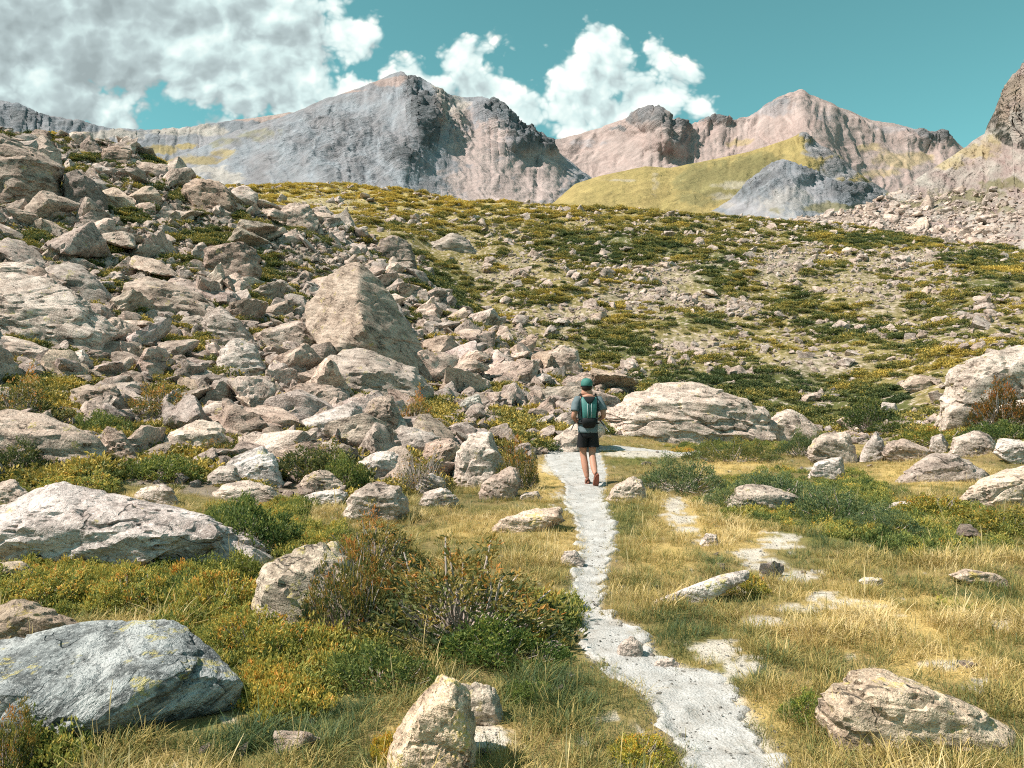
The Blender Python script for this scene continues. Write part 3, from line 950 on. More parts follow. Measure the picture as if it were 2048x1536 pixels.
def hull_planes(pts):
    bm = bmesh.new()
    for p in pts:
        bm.verts.new(p)
    bmesh.ops.convex_hull(bm, input=bm.verts[:])
    bm.normal_update()
    N, D = [], []
    for f in bm.faces:
        n = np.array(f.normal)
        d = float(n @ np.array(f.verts[0].co))
        if d > 1e-4:
            N.append(n)
            D.append(d)
        elif d < -1e-4:
            N.append(-n)
            D.append(-d)
    bm.free()
    return np.array(N), np.array(D)


def rock_shape(pts, sub, seed, rough=1.0, power=70, strata=None, chips=9):
    """a boulder: the convex hull of pts (about their centre) with corners knocked off, surface broken and foliated"""
    pts = np.asarray(pts, float)
    c = pts.mean(0)
    ext = np.ptp(pts, axis=0) / 2 + 1e-6
    q = (pts - c) / ext
    rs = np.random.default_rng(seed)
    N, D = hull_planes(q)
    if chips:
        cn = rs.normal(size=(chips, 3))
        cn /= np.linalg.norm(cn, axis=1)[:, None]
        cd_ = (q @ cn.T).max(0) * rs.uniform(.80, .97, chips)
        N, D = np.concatenate([N, cn]), np.concatenate([D, cd_])
    dirs, faces = ICO[sub]
    sh = rs.uniform(-50, 50, 3)
    if strata is None:
        strata = np.array([rs.uniform(-.5, .5), rs.uniform(-.4, .4), 1.0])
    strata = strata / np.linalg.norm(strata)
    k = np.clip(dirs @ (N / D[:, None]).T, 1e-6, None)
    # facets are not quite flat: each plane is pushed in and out a little by its own noise
    km = k.max(1)
    r = 1.0 / (km * (((k / km[:, None]) ** power).sum(1)) ** (1.0 / power))
    v = dirs * r[:, None]
    m = ext.mean()
    w = v * ext / m
    wide = fbm(w * 1.3 + sh, 3, 0.5)
    blk = w * 1.9 + 0.25 * np.stack([wide, -wide, wide], -1) + sh
    cell = np.sin(37.1 * np.floor(blk[:, 0]) + 17.7 * np.floor(blk[:, 1]) + 71.3 * np.floor(blk[:, 2]))
    rid = ridged(w * 2.6 + sh, 4, 0.55)
    al = w @ strata
    lay = w - np.outer(al, strata)
    lay = lay * 1.0 + np.outer(al * 7.0 + 0.5 * wide, strata)
    st = fbm(lay + sh + 9, 3, 0.6)
    step = np.tanh(9 * fbm(lay * 0.7 + sh + 21, 2, 0.45))
    ck = np.abs(perlin(w * 1.4 + sh + 3))
    ck2 = np.abs(perlin(lay * np.array([.8, .8, .8]) + sh + 13))
    fine = fbm(w * 9 + sh, 3, 0.6)
    disp = 0.040 * wide + 0.024 * cell + 0.020 * rid + 0.026 * st + 0.026 * step - 0.065 * sstep(ck, 0.045, 0.0) - 0.035 * sstep(ck2, 0.05, 0.0) + 0.012 * fine
    v = v * (1 + rough * disp)[:, None]
    return v * ext + c, faces


def rock_mesh(V, Fc, mat, name='boulder', angle=28):
    me = mesh_np(name, V, Fc, mat)
    me.set_sharp_from_angle(angle=math.radians(angle))
    return me


HEROES = []


def hero(label, poly, mat, th=0.75, slope=0.45, front=(), sub=5, rough=1.0, d=None, tone=(1, 1, 1), sink=0.16, group=None, seed=None, cat='boulder', embed=0.85, raw=None):
    """a boulder from its outline in the photograph, given its own distance and depth"""
    P = np.array(poly, float)
    x0, y0 = P.min(0)
    x1, y1 = P.max(0)
    cx = (max(x0, -60) + min(x1, 2110)) / 2 if (x0 < -60 or x1 > 2110) else (x0 + x1) / 2
    if d is None:
        yb = y0 + (y1 - y0) * embed
        d = hit(cx, yb) or hit(cx, yb + 12) or 30.0
    if not raw:      # stand it where its foot meets the ground
        dh = hit(cx, y0 + (y1 - y0) * .93)
        if dh and d < dh < d * 1.6:
            d = dh
    w, h = (x1 - x0) / F * d, (y1 - y0) / F * d
    T = th * math.sqrt(w * h)
    dc = d + 0.30 * T
    seed = seed if seed is not None else int(abs(x0 * 7 + y0 * 13)) % 9999
    rs = np.random.default_rng(seed)
    c = np.array([(x0 + x1) / 2, (y0 + y1) / 2])

    def un(px, py, dd):
        return ((px - 1024) / F * dd, dd, CH + (768 - py) / F * dd)
    pts = []
    for px, py in P:
        low = py > c[1] + 0.2 * (y1 - y0)
        pts.append(un(px, py + (sink * (y1 - y0) if low else 0), dc))
        fx = c[0] + (px - c[0]) * rs.uniform(.72, .92)
        fy = c[1] + (py - c[1]) * (1.05 if py > c[1] else slope) + (0.16 * (y1 - y0) if py > c[1] else 0)
        pts.append(un(fx, fy, dc - T * rs.uniform(.38, .55)))
        bx = c[0] + (px - c[0]) * rs.uniform(.5, .8)
        by = c[1] + (py - c[1]) * (1.2 if py > c[1] else .65)
        pts.append(un(bx, by, dc + T * rs.uniform(.35, .5)))
    for px, py, f in front:
        pts.append(un(px, py, dc + f * T))
    if raw:
        pts = [un(px, py, d + f) for px, py, f in raw]
    pts = np.array(pts)
    zg = float(ground_z([pts[:, 0].mean()], [pts[:, 1].mean()])[0])
    hz = np.ptp(pts[:, 2])
    lowest = np.sort(pts[:, 2])[:4].mean()
    want = zg - 0.15 * hz - 0.03
    if lowest > want:
        below = pts[:, 2] < pts[:, 2].min() + .4 * hz
        pts[below, 2] += want - lowest
    V, Fc = rock_shape(pts, sub, seed, rough)
    ox, oy = V[:, 0].mean(), V[:, 1].mean()
    org = np.array([ox, oy, float(ground_z([ox], [oy])[0])])
    me = rock_mesh(V - org, Fc, mat)
    o = link('boulder', me, loc=org)
    o.color = (*tone, 1)
    tag(o, label, cat, group)
    HEROES.append(dict(o=o, px=cx, py=c[1], rx=(x1 - x0) / 2, ry=(y1 - y0) / 2, d=dc, T=T, label=label, w=w))
    return o


W, PA, FA, LI = ROCK_WARM, ROCK_PALE, ROCK_FAR, ROCK_LICHEN
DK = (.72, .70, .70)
# --- foreground
hero('large blue-grey foliated boulder with yellow lichen in the lower left corner', [(-90, 1330), (-60, 1290), (0, 1272), (100, 1248), (180, 1235), (300, 1236), (360, 1246), (415, 1290), (490, 1362), (508, 1412), (470, 1448), (390, 1475), (280, 1500), (100, 1510), (-90, 1500)],
     ROCK_BLUE, th=.85, slope=.25, sub=6, d=3.6, rough=.7,
     raw=[(180, 1234, .75), (340, 1238, .70), (-60, 1285, .75), (420, 1292, .5), (60, 1256, .8), (200, 1430, -.10), (320, 1340, .08), (400, 1346, .15), (490, 1362, .28), (508, 1412, .34), (240, 1500, .36), (390, 1478, .42), (470, 1448, .46),
          (0, 1400, -.10), (80, 1470, -.2), (-110, 1490, -.1), (-110, 1330, .4), (0, 1560, .6), (300, 1560, .6), (460, 1500, .6), (-110, 1560, .2)])
hero('brown lichen-spotted rock peeking out behind the blue-grey boulder', [(-60, 1260), (0, 1213), (48, 1196), (110, 1215), (176, 1252), (140, 1290), (0, 1310), (-60, 1310)], LI, d=4.9, sub=5, tone=(.85, .78, .72))
hero('broad pale slab with a smooth rising back at the left foreground edge', [(-120, 1060), (-40, 1030), (30, 1010), (90, 985), (130, 966), (180, 974), (290, 1008), (420, 1032), (480, 1058), (552, 1106), (520, 1132), (330, 1150), (150, 1140), (-120, 1130)],
     PA, th=.9, slope=.2, sub=6, d=7.0, sink=.05, rough=1.1, tone=(.93, .91, .92))
hero('tilted tan boulder half buried under the large rusty shrub', [(497, 1215), (515, 1155), (560, 1110), (605, 1078), (655, 1074), (700, 1120), (728, 1200), (724, 1300), (640, 1312), (560, 1262)], LI, th=.6, slope=.5, sub=5, d=5.25, tone=(1.0, .93, .85))
hero('upright lichen-streaked cream rock in the grass at the bottom centre', [(760, 1560), (785, 1480), (830, 1398), (878, 1347), (912, 1345), (938, 1385), (950, 1460), (960, 1600), (770, 1600)], LI, th=.8, slope=.55, sub=6, d=3.2, tone=(1.2, 1.12, 1.02), rough=.9)
hero('flat cream rock leaning on the right of the upright lichen-streaked rock', [(905, 1372), (950, 1362), (990, 1378), (1010, 1430), (1005, 1480), (920, 1490)], LI, th=.8, slope=.4, d=3.75, tone=(1.15, 1.1, 1.02))
hero('low rounded lichen-covered rock in the lower right corner', [(1636, 1430), (1648, 1385), (1700, 1338), (1740, 1336), (1830, 1348), (1868, 1372), (1905, 1402), (1980, 1432), (2050, 1475), (2100, 1600), (1720, 1600), (1655, 1520)], LI, th=.6, slope=.75, sub=6, d=3.55, tone=(1.4, 1.3, 1.16), rough=1.0)
hero('small cream stone in the grass right of the blue-grey boulder', [(618, 1430), (630, 1402), (670, 1394), (715, 1412), (712, 1445), (640, 1450)], PA, d=4.0, tone=(1, .93, .85))
hero('tiny pale stone just above the small cream stone in the grass', [(634, 1390), (645, 1366), (676, 1366), (684, 1390), (655, 1398)], PA, d=4.3)
hero('flat tan rock beside the left edge of the gravel path', [(968, 1062), (1000, 1040), (1060, 1018), (1122, 1012), (1132, 1040), (1080, 1060), (1000, 1070)], W, th=.7, slope=.3, tone=(1.1, 1.05, .98))
hero('cream rock at the right edge of the path just past the hiker\'s heels', [(1203, 1008), (1228, 968), (1262, 952), (1288, 962), (1296, 992), (1240, 1012)], PA, slope=.4, tone=(1.0, .94, .86))
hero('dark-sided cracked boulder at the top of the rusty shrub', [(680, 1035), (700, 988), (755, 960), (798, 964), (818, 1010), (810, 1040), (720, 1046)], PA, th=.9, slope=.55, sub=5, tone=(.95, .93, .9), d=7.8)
hero('smooth pale rock in the grass right of the dark-sided boulder', [(828, 1010), (850, 985), (885, 972), (922, 998), (910, 1016), (850, 1018)], PA, d=9.0)
hero('small pale rock touching the dark-sided boulder from behind', [(822, 985), (840, 955), (862, 946), (890, 960), (898, 980), (850, 992)], PA, d=9.6)
hero('big grey boulder with vertical cracks left of the path bend', [(902, 962), (912, 905), (938, 872), (980, 866), (1002, 900), (1020, 940), (995, 970), (940, 985)], PA, th=.9, slope=.75, sub=5, d=11.2, tone=(.98, .96, .94))
hero('rust-stained rock at the foot of the vertically cracked boulder', [(955, 995), (965, 965), (1000, 940), (1030, 930), (1042, 965), (1028, 998), (985, 1004)], PA, th=.8, d=10.2, tone=(1.0, .86, .76))
hero('cleft boulder with a shaded right side above the dark green shrubs', [(440, 945), (452, 925), (480, 905), (520, 893), (548, 908), (572, 965), (560, 985), (480, 985)], PA, th=.8, slope=.4, d=11.0)
hero('low split rock in front of the cleft boulder', [(392, 1002), (420, 985), (452, 968), (500, 960), (545, 975), (572, 1000), (500, 1010)], PA, slope=.4, d=10.1, tone=(1.05, 1, .94))
hero('pale round rock at the left of the cleft boulder', [(405, 970), (415, 948), (440, 932), (470, 932), (482, 960), (450, 978)], PA, d=10.6)
hero('wedge-topped pale block below the dark shrub', [(602, 968), (612, 950), (650, 936), (688, 966), (682, 985), (620, 990)], PA, slope=.3, d=10.6, tone=(1.08, 1.04, .98))
hero('long tan rock lying under the wedge-topped block', [(600, 1000), (620, 984), (680, 978), (700, 990), (680, 1008), (620, 1010)], PA, d=9.9)
hero('grey-lavender rock at the far left above the broad slab', [(-60, 1000), (-20, 965), (20, 955), (58, 985), (68, 1000), (40, 1025), (-60, 1035)], W, d=8.8)
hero('sharp-topped rock on the back edge of the broad slab', [(255, 1000), (285, 975), (322, 964), (355, 985), (366, 1008), (300, 1012)], PA, d=8.6, slope=.4)
hero('dark rounded stone in the low shrubs at the left edge', [(-40, 1150), (-10, 1125), (40, 1120), (72, 1138), (60, 1160), (-20, 1168)], LI, d=6.3, tone=(.8, .76, .7))
# --- boulder field, near
hero('long tan whaleback boulder at the left edge in the shrubs', [(-80, 860), (-30, 825), (5, 814), (60, 822), (120, 842), (180, 868), (215, 905), (200, 940), (110, 952), (30, 930), (-80, 910)], W, th=.7, slope=.3, sub=5)
hero('knobbly dark-spotted rock at the right end of the whaleback boulder', [(190, 915), (196, 870), (215, 852), (245, 862), (258, 890), (296, 922), (280, 945), (220, 948)], W, th=.8, d=11.6)
hero('wedge-shaped pale rock leaning left of the brown shrub', [(292, 912), (330, 872), (360, 855), (400, 836), (445, 850), (452, 880), (400, 905), (340, 922)], PA, slope=.35, tone=(1.02, .98, .92))
hero('rounded tan boulder behind the wedge-shaped pale rock', [(398, 850), (402, 815), (440, 796), (480, 805), (500, 838), (490, 870), (430, 872)], W)
hero('long pale slab rising to the right above the dark shrub', [(588, 872), (600, 842), (650, 822), (700, 805), (728, 812), (732, 850), (720, 885), (650, 888)], PA, slope=.3, sub=5, th=.8)
hero('blocky tan boulder joined to the right end of the long pale slab', [(722, 885), (728, 820), (750, 790), (785, 792), (806, 838), (796, 868), (765, 892)], W, slope=.6)
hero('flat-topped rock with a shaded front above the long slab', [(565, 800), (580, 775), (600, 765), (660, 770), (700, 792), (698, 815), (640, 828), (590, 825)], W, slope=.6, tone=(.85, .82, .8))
hero('small orange-tinted rock at the left end of the long pale slab', [(522, 860), (530, 838), (556, 828), (586, 845), (572, 868), (540, 870)], PA, tone=(1.02, .92, .82))
hero('undulating pale ledge above the brown twiggy shrub', [(756, 898), (775, 870), (805, 850), (850, 868), (900, 880), (912, 905), (860, 925), (790, 922)], PA, slope=.5)
hero('whitish jagged rock left of the brown twiggy shrub', [(700, 970), (715, 925), (760, 900), (800, 908), (800, 945), (750, 972)], PA, slope=.4, tone=(1.08, 1.06, 1.04))
hero('bluish wedge stone with a tan right face below the pyramid boulder', [(902, 822), (925, 800), (958, 785), (966, 815), (945, 832)], W, tone=(.9, 1.0, 1.02))
hero('broad pale sloping boulder resting against the foot of the pyramid boulder', [(632, 752), (640, 722), (672, 700), (720, 694), (770, 712), (825, 728), (858, 768), (872, 808), (830, 816), (760, 800), (690, 785)], PA, slope=.3, sub=5, th=.85)
hero('small flat rock wedged between the pyramid boulder and the sloping boulder', [(655, 706), (660, 685), (690, 677), (728, 692), (735, 706), (690, 712)], PA, d=23.0)
hero('tall pyramid-shaped boulder dominating the middle of the left slope', [(608, 640), (615, 600), (645, 560), (690, 528), (722, 524), (745, 540), (790, 592), (850, 672), (882, 738), (872, 775), (800, 745), (700, 700), (640, 690)],
     W, th=.75, slope=.5, sub=6, d=24.5, tone=(.84, .80, .75), rough=.55,
     raw=[(718, 523, .6), (690, 530, .8), (650, 558, .8), (613, 605, 1.0), (610, 650, .4), (640, 695, -.6), (712, 600, -.9), (728, 655, -1.7), (690, 705, -1.7), (790, 592, 1.0), (850, 670, 1.2), (884, 738, 1.0), (874, 780, .2), (800, 765, -1.0),
          (720, 560, 3), (640, 640, 3), (860, 760, 3), (700, 800, 2), (760, 800, 0)])
hero('dark overhanging block left of the pyramid boulder', [(498, 690), (510, 665), (560, 648), (600, 640), (634, 675), (628, 700), (560, 708)], W, slope=.7, tone=(.92, .9, .88))
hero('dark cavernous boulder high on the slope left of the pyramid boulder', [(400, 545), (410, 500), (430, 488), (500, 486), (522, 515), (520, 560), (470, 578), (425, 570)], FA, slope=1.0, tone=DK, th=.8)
hero('humped pale boulder with a dark hollow under its front edge', [(240, 606), (250, 568), (290, 552), (350, 568), (400, 590), (424, 612), (410, 634), (330, 640), (260, 630)], W, slope=.5, sub=5, front=[(300, 610, -.6)])
hero('huge rounded slab at the left edge halfway up the boulder slope', [(-110, 590), (-60, 560), (0, 548), (60, 552), (130, 570), (170, 602), (228, 660), (205, 705), (100, 712), (0, 700), (-110, 690)], W, th=.75, slope=.35, sub=6, front=[(90, 655, -.55), (190, 662, -.45)])
hero('blocky pale rock in front of the huge rounded slab', [(2, 655), (20, 625), (50, 614), (86, 625), (92, 662), (70, 682), (20, 676)], PA, d=17.8)
hero('slanting slab below the blocky pale rock at the left edge', [(-40, 690), (0, 668), (50, 680), (120, 705), (148, 728), (100, 740), (0, 715)], W, d=16.8)
hero('flat-lying rock above the huge rounded slab', [(-40, 545), (0, 526), (50, 521), (84, 540), (86, 560), (40, 566), (-40, 562)], W)
hero('tilted tan slab right of the huge rounded slab', [(88, 568), (92, 535), (130, 522), (165, 532), (200, 562), (242, 604), (200, 618), (140, 598)], W, slope=.5)
hero('rounded pale boulder right of the humped boulder', [(402, 662), (410, 625), (440, 613), (480, 640), (522, 682), (500, 702), (440, 690)], W, slope=.6, sub=5)
hero('oval grey stone at the foot of the humped boulder', [(352, 652), (368, 634), (400, 630), (412, 645), (396, 662), (365, 664)], W, tone=(.9, .9, .88))
hero('angular pale stone beside the oval grey stone', [(298, 652), (312, 632), (332, 636), (352, 654), (330, 666)], PA)
hero('bright pale triangular boulder in the middle of the left slope', [(426, 748), (440, 700), (470, 674), (508, 692), (545, 742), (520, 765), (460, 768)], PA, slope=.5, sub=5, tone=(1.05, 1.02, .98))
hero('twisted pale rock above the rusty bush at the left', [(106, 752), (135, 708), (168, 696), (190, 722), (176, 752), (135, 762)], PA)
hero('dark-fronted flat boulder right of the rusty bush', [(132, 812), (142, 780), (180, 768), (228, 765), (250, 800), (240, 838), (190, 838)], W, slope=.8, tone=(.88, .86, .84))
hero('pale log-shaped rock under the rusty shrub strip', [(238, 838), (245, 815), (290, 815), (325, 810), (356, 832), (330, 850), (250, 852)], PA, slope=.6)
# --- boulder field, far
hero('huge flat-topped crag with a dark right wall at the top left', [(-160, 300), (-80, 262), (-20, 256), (40, 285), (90, 312), (127, 335), (126, 400), (70, 424), (-20, 418), (-160, 410)], FA, th=.7, slope=.75, sub=6, front=[(40, 385, -.6), (60, 340, -.3), (120, 340, -.1)], rough=.85)
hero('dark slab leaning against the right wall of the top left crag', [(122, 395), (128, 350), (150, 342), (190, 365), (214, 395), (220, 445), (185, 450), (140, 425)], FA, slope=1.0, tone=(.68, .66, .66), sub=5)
hero('pointed tan boulder below the left skyline', [(356, 392), (372, 368), (402, 352), (440, 362), (468, 388), (478, 418), (440, 432), (380, 412)], FA, slope=.6, sub=5, tone=(.95, .9, .85))
hero('rounded grey boulder on the crest of the left slope', [(542, 450), (552, 418), (580, 404), (618, 410), (642, 440), (625, 468), (570, 465)], FA, slope=.7, sub=5)
hero('paired boulder on the crest touching the rounded grey boulder', [(618, 440), (625, 416), (652, 412), (672, 432), (662, 456), (632, 458)], FA, slope=.7)
hero('dark-capped rock on the left skyline', [(196, 318), (206, 298), (238, 288), (266, 300), (262, 326), (228, 332)], FA, slope=.7, tone=(.85, .8, .76))
hero('conical rock on the skyline left of the dark-capped rock', [(150, 304), (162, 284), (180, 270), (208, 302), (190, 316), (165, 314)], FA, slope=.6, tone=(.85, .8, .78))
hero('squat rock on the skyline nearest the top left crag', [(52, 276), (70, 258), (98, 262), (104, 280), (80, 290)], FA, tone=(.8, .76, .74))
hero('flat boulder below the dark-capped skyline rock', [(262, 345), (285, 322), (330, 328), (345, 350), (300, 360)], FA)
hero('dark craggy outcrop above the pyramid boulder', [(748, 520), (756, 482), (790, 468), (820, 490), (836, 528), (810, 545), (770, 540)], FA, slope=.9, tone=(.66, .65, .64))
hero('smooth pale mound of rock alone on the hill behind the crest', [(848, 498), (868, 480), (905, 466), (940, 482), (964, 508), (920, 520), (870, 512)], PA, slope=.5, sub=5, d=84, tone=(.9, .86, .8))
hero('pale wedge boulder with a dark right side below the hill', [(1088, 745), (1096, 705), (1125, 688), (1155, 700), (1166, 742), (1130, 756)], W, slope=.7, sub=5)
hero('wide pale slab behind the hiker sloping down to the right', [(1196, 862), (1222, 822), (1270, 784), (1330, 768), (1400, 768), (1480, 788), (1535, 820), (1575, 882), (1450, 894), (1330, 890), (1230, 884)], PA, th=.7, slope=.35, sub=6, d=20.2, tone=(1.0, .95, .9), rough=1.15)
hero('smaller slab at the right end of the wide pale slab', [(1528, 870), (1540, 830), (1578, 814), (1608, 832), (1640, 858), (1630, 886), (1570, 890)], PA, d=19.5, tone=(1, .96, .92))
hero('pale ledge left of the hiker beside the path bend', [(1080, 905), (1110, 872), (1150, 846), (1200, 832), (1214, 862), (1160, 892), (1110, 912)], PA, slope=.3, d=16.2, tone=(1.05, 1, .94))
hero('massive pale block with a brown hollow at the right edge', [(1868, 840), (1885, 790), (1908, 738), (1935, 716), (1985, 702), (2048, 690), (2150, 684), (2220, 720), (2220, 850), (2040, 850), (1950, 860)], PA, th=.6, slope=.85, sub=6, d=18.0, front=[(2000, 780, -.3)], tone=(1.05, 1.0, .93))
hero('square-shouldered boulder with black streaks right of the wide slab', [(1608, 910), (1626, 880), (1645, 864), (1695, 864), (1714, 895), (1718, 928), (1650, 934)], PA, slope=.6, sub=5, d=15.5, tone=(1.08, 1.03, .96))
hero('small rounded boulder in the grass in front of the black-streaked boulder', [(1608, 955), (1630, 928), (1650, 918), (1684, 913), (1692, 955), (1640, 964)], PA, slope=.7, d=13.0)
hero('pointed rock next to the black-streaked boulder', [(1712, 918), (1730, 890), (1752, 862), (1768, 882), (1772, 920), (1735, 930)], PA, slope=.7, d=15.6)
hero('flat brownish rock right of the pointed rock', [(1762, 905), (1775, 885), (1810, 876), (1812, 900), (1868, 902), (1862, 925), (1790, 928)], PA, d=15.4, tone=(.95, .9, .85))
hero('split-level pale boulder in the yellow grass on the right', [(1778, 962), (1810, 940), (1850, 930), (1862, 905), (1910, 900), (1945, 925), (1985, 948), (1965, 970), (1850, 976)], PA, slope=.4, sub=5, d=12.7, tone=(1.06, 1.03, 1.0))
hero('large slanted boulder at the right edge of the meadow', [(1906, 1000), (1940, 966), (1990, 938), (2060, 928), (2120, 950), (2130, 1025), (2040, 1028), (1930, 1022)], PA, th=.8, slope=.45, sub=6, d=10.6, tone=(1.0, .96, .88))
hero('grey angular rock between the split-level boulder and the right mound', [(1896, 905), (1905, 876), (1945, 862), (1965, 858), (1990, 885), (2000, 912), (1940, 918)], PA, d=14.2, tone=(.92, .9, .88))
hero('knob-shaped stone just left of the grey angular rock', [(1856, 898), (1864, 872), (1884, 868), (1898, 890), (1890, 908), (1868, 910)], PA, d=14.8)
hero('pale ledge at the right edge behind the slanted boulder', [(1985, 905), (2000, 878), (2060, 880), (2110, 905), (2110, 930), (2030, 926)], PA, d=13.6)
hero('white flat-topped rock on the shrubby mound at the right edge', [(1975, 842), (2000, 812), (2040, 800), (2100, 802), (2110, 845), (2030, 858)], PA, d=16.0, tone=(1.1, 1.08, 1.05))
hero('low tan boulder with a long tail in the green shrubs', [(1438, 1015), (1462, 985), (1490, 964), (1530, 968), (1560, 988), (1605, 996), (1560, 1015), (1480, 1028)], PA, slope=.5, sub=5, d=9.3, tone=(.9, .85, .78))
hero('low flat stone in the shrubs below the split-level boulder', [(1762, 1020), (1785, 1004), (1825, 1000), (1838, 1016), (1800, 1030)], PA, d=9.4)
hero('flat white bedrock rib lying in the grass right of the path', [(1255, 1210), (1300, 1196), (1380, 1172), (1450, 1146), (1498, 1140), (1500, 1156), (1430, 1188), (1340, 1214)], PA, th=.35, slope=.5, sub=5, d=5.75, tone=(1.15, 1.12, 1.08))
hero('small whitish stone in the dry grass right of the path', [(1398, 1085), (1412, 1066), (1432, 1068), (1440, 1086), (1415, 1094)], PA, d=7.8)
hero('flat stone at the right end of the yellow grass', [(1716, 1162), (1730, 1154), (1765, 1156), (1768, 1168), (1735, 1174)], PA, d=6.2, tone=(1.1, 1.06, 1.0))
hero('white lip of rock at the right edge of the meadow', [(1900, 1150), (1930, 1138), (1990, 1146), (2020, 1160), (1960, 1170)], PA, d=6.3, tone=(1.05, .98, .88))
hero('crumbling pale stone in the middle of the path', [(1228, 1318), (1240, 1282), (1262, 1268), (1284, 1288), (1290, 1318), (1258, 1328)], PA, th=.7, d=4.55, tone=(1.15, 1.12, 1.08))
hero('flat slab of stone at the right of the path bend', [(1300, 1332), (1318, 1318), (1345, 1316), (1366, 1332), (1335, 1342)], PA, d=4.35, tone=(1.15, 1.12, 1.08))
hero('smooth brownish stone under the lower branches of the rusty shrub', [(1058, 1308), (1070, 1286), (1110, 1278), (1134, 1292), (1130, 1318), (1080, 1324)], PA, d=4.5, tone=(.8, .74, .68))
hero('pale rock edging the left of the path below the flat tan rock', [(1120, 1125), (1128, 1102), (1150, 1100), (1172, 1122), (1166, 1136), (1140, 1130)], PA, d=6.9)
hero('pale stone in the grass near the flat tan rock', [(1030, 1002), (1045, 985), (1075, 982), (1086, 996), (1060, 1006)], PA, d=11.0)
hero('curved pale rock above the dark hollow on the far valley side', [(1800, 770), (1822, 752), (1850, 748), (1874, 758), (1876, 778), (1830, 784)], W, d=30, tone=(1, .97, .94))
hero('cluster-topping white rock in the dark valley shrubs', [(1760, 818), (1764, 804), (1790, 806), (1802, 826), (1780, 832)], PA, d=29, tone=(1.05, 1.03, 1))


# --- scattered stones: prototypes
def rand_hull(rs, flat):
    n = rs.integers(8, 12)
    p = rs.uniform(-1, 1, (n, 3))
    p /= np.maximum(np.abs(p).max(1), .35)[:, None] ** .8
    return p * np.array([1.0, rs.uniform(.62, .95), flat])


PROTO_BIG, PROTO_SMALL = [], []
PC_SMALL = bpy.data.collections.new('stone_kinds')
for k in range(16):
    rs = np.random.default_rng(100 + k)
    pts = rand_hull(rs, rs.uniform(.45, .85))
    V, Fc = rock_shape(pts, 4, 200 + k, 1.15)
    V = V / (np.ptp(V[:, :2], axis=0).max())
    PROTO_BIG.append(rock_mesh(V, Fc, ROCK_SCATTER))
    V, Fc = rock_shape(pts, 3, 200 + k, 1.15)
    V = V / (np.ptp(V[:, :2], axis=0).max())
    me = rock_mesh(V, Fc, ROCK_SCATTER, 'stone_%c' % (97 + k), 24)
    PC_SMALL.objects.link(bpy.data.objects.new('stone_%c' % (97 + k), me))


def instancer(name, P, R, S, idx, tint, coll, label, kind='stuff'):
    """one object of uncountable pieces, drawn by geometry nodes"""
    me = bpy.data.meshes.new(name)
    n = len(P)
    me.vertices.add(n)
    me.vertices.foreach_set('co', np.asarray(P, np.float32).ravel())
    for an, typ, key, arr in (('rot', 'FLOAT_VECTOR', 'vector', R), ('scl', 'FLOAT_VECTOR', 'vector', S), ('pid', 'INT', 'value', idx), ('tint', 'FLOAT', 'value', tint)):
        a = me.attributes.new(an, typ, 'POINT')
        a.data.foreach_set(key, np.asarray(arr, np.int32 if typ == 'INT' else np.float32).ravel())
    o = link(name, me)
    ng = bpy.data.node_groups.new(name + '_scatter', 'GeometryNodeTree')
    ng.interface.new_socket('Geometry', in_out='INPUT', socket_type='NodeSocketGeometry')
    ng.interface.new_socket('Geometry', in_out='OUTPUT', socket_type='NodeSocketGeometry')
    N, L = ng.nodes, ng.links
    gi, go = N.new('NodeGroupInput'), N.new('NodeGroupOutput')
    m2p = N.new('GeometryNodeMeshToPoints')
    L.new(gi.outputs[0], m2p.inputs[0])
    iop = N.new('GeometryNodeInstanceOnPoints')
    ci = N.new('GeometryNodeCollectionInfo')
    ci.inputs['Collection'].default_value = coll
    ci.inputs['Separate Children'].default_value = True
    ci.inputs['Reset Children'].default_value = True
    L.new(m2p.outputs[0], iop.inputs['Points'])
    L.new(ci.outputs[0], iop.inputs['Instance'])
    iop.inputs['Pick Instance'].default_value = True

    def na(nm, typ):
        nd = N.new('GeometryNodeInputNamedAttribute')
        nd.data_type = typ
        nd.inputs[0].default_value = nm
        return nd.outputs[0]
    L.new(na('pid', 'INT'), iop.inputs['Instance Index'])
    e2r = N.new('FunctionNodeEulerToRotation')
    L.new(na('rot', 'FLOAT_VECTOR'), e2r.inputs[0])
    L.new(e2r.outputs[0], iop.inputs['Rotation'])
    L.new(na('scl', 'FLOAT_VECTOR'), iop.inputs['Scale'])
    L.new(iop.outputs[0], go.inputs[0])
    md = o.modifiers.new('scatter', 'NODES')
    md.node_group = ng
    tag(o, label, kind=kind)
    return o


def sample_ground(n, dmin, dmax, pxr, bias=2.0):
    """points on the ground; density per square metre falls with distance**bias (bias 0: even)"""
    u = RNG.uniform((pxr[0] - 1024) / F, (pxr[1] - 1024) / F, n)
    if abs(bias - 2) < 1e-6:
        d = np.exp(RNG.uniform(math.log(dmin), math.log(dmax), n))
    else:
        k = 2 - bias
        d = (RNG.uniform(dmin ** k, dmax ** k, n)) ** (1 / k)
    x = u * d
    z = ground_z(x, d)
    px, py = proj(x, d, z)
    return x, d, z, px, py, u


HPX = np.array([h['px'] for h in HEROES])
HPY = np.array([h['py'] for h in HEROES])
HRX = np.array([h['rx'] for h in HEROES])
HRY = np.array([h['ry'] for h in HEROES])
HD = np.array([h['d'] for h in HEROES])
HT = np.array([h['T'] for h in HEROES])


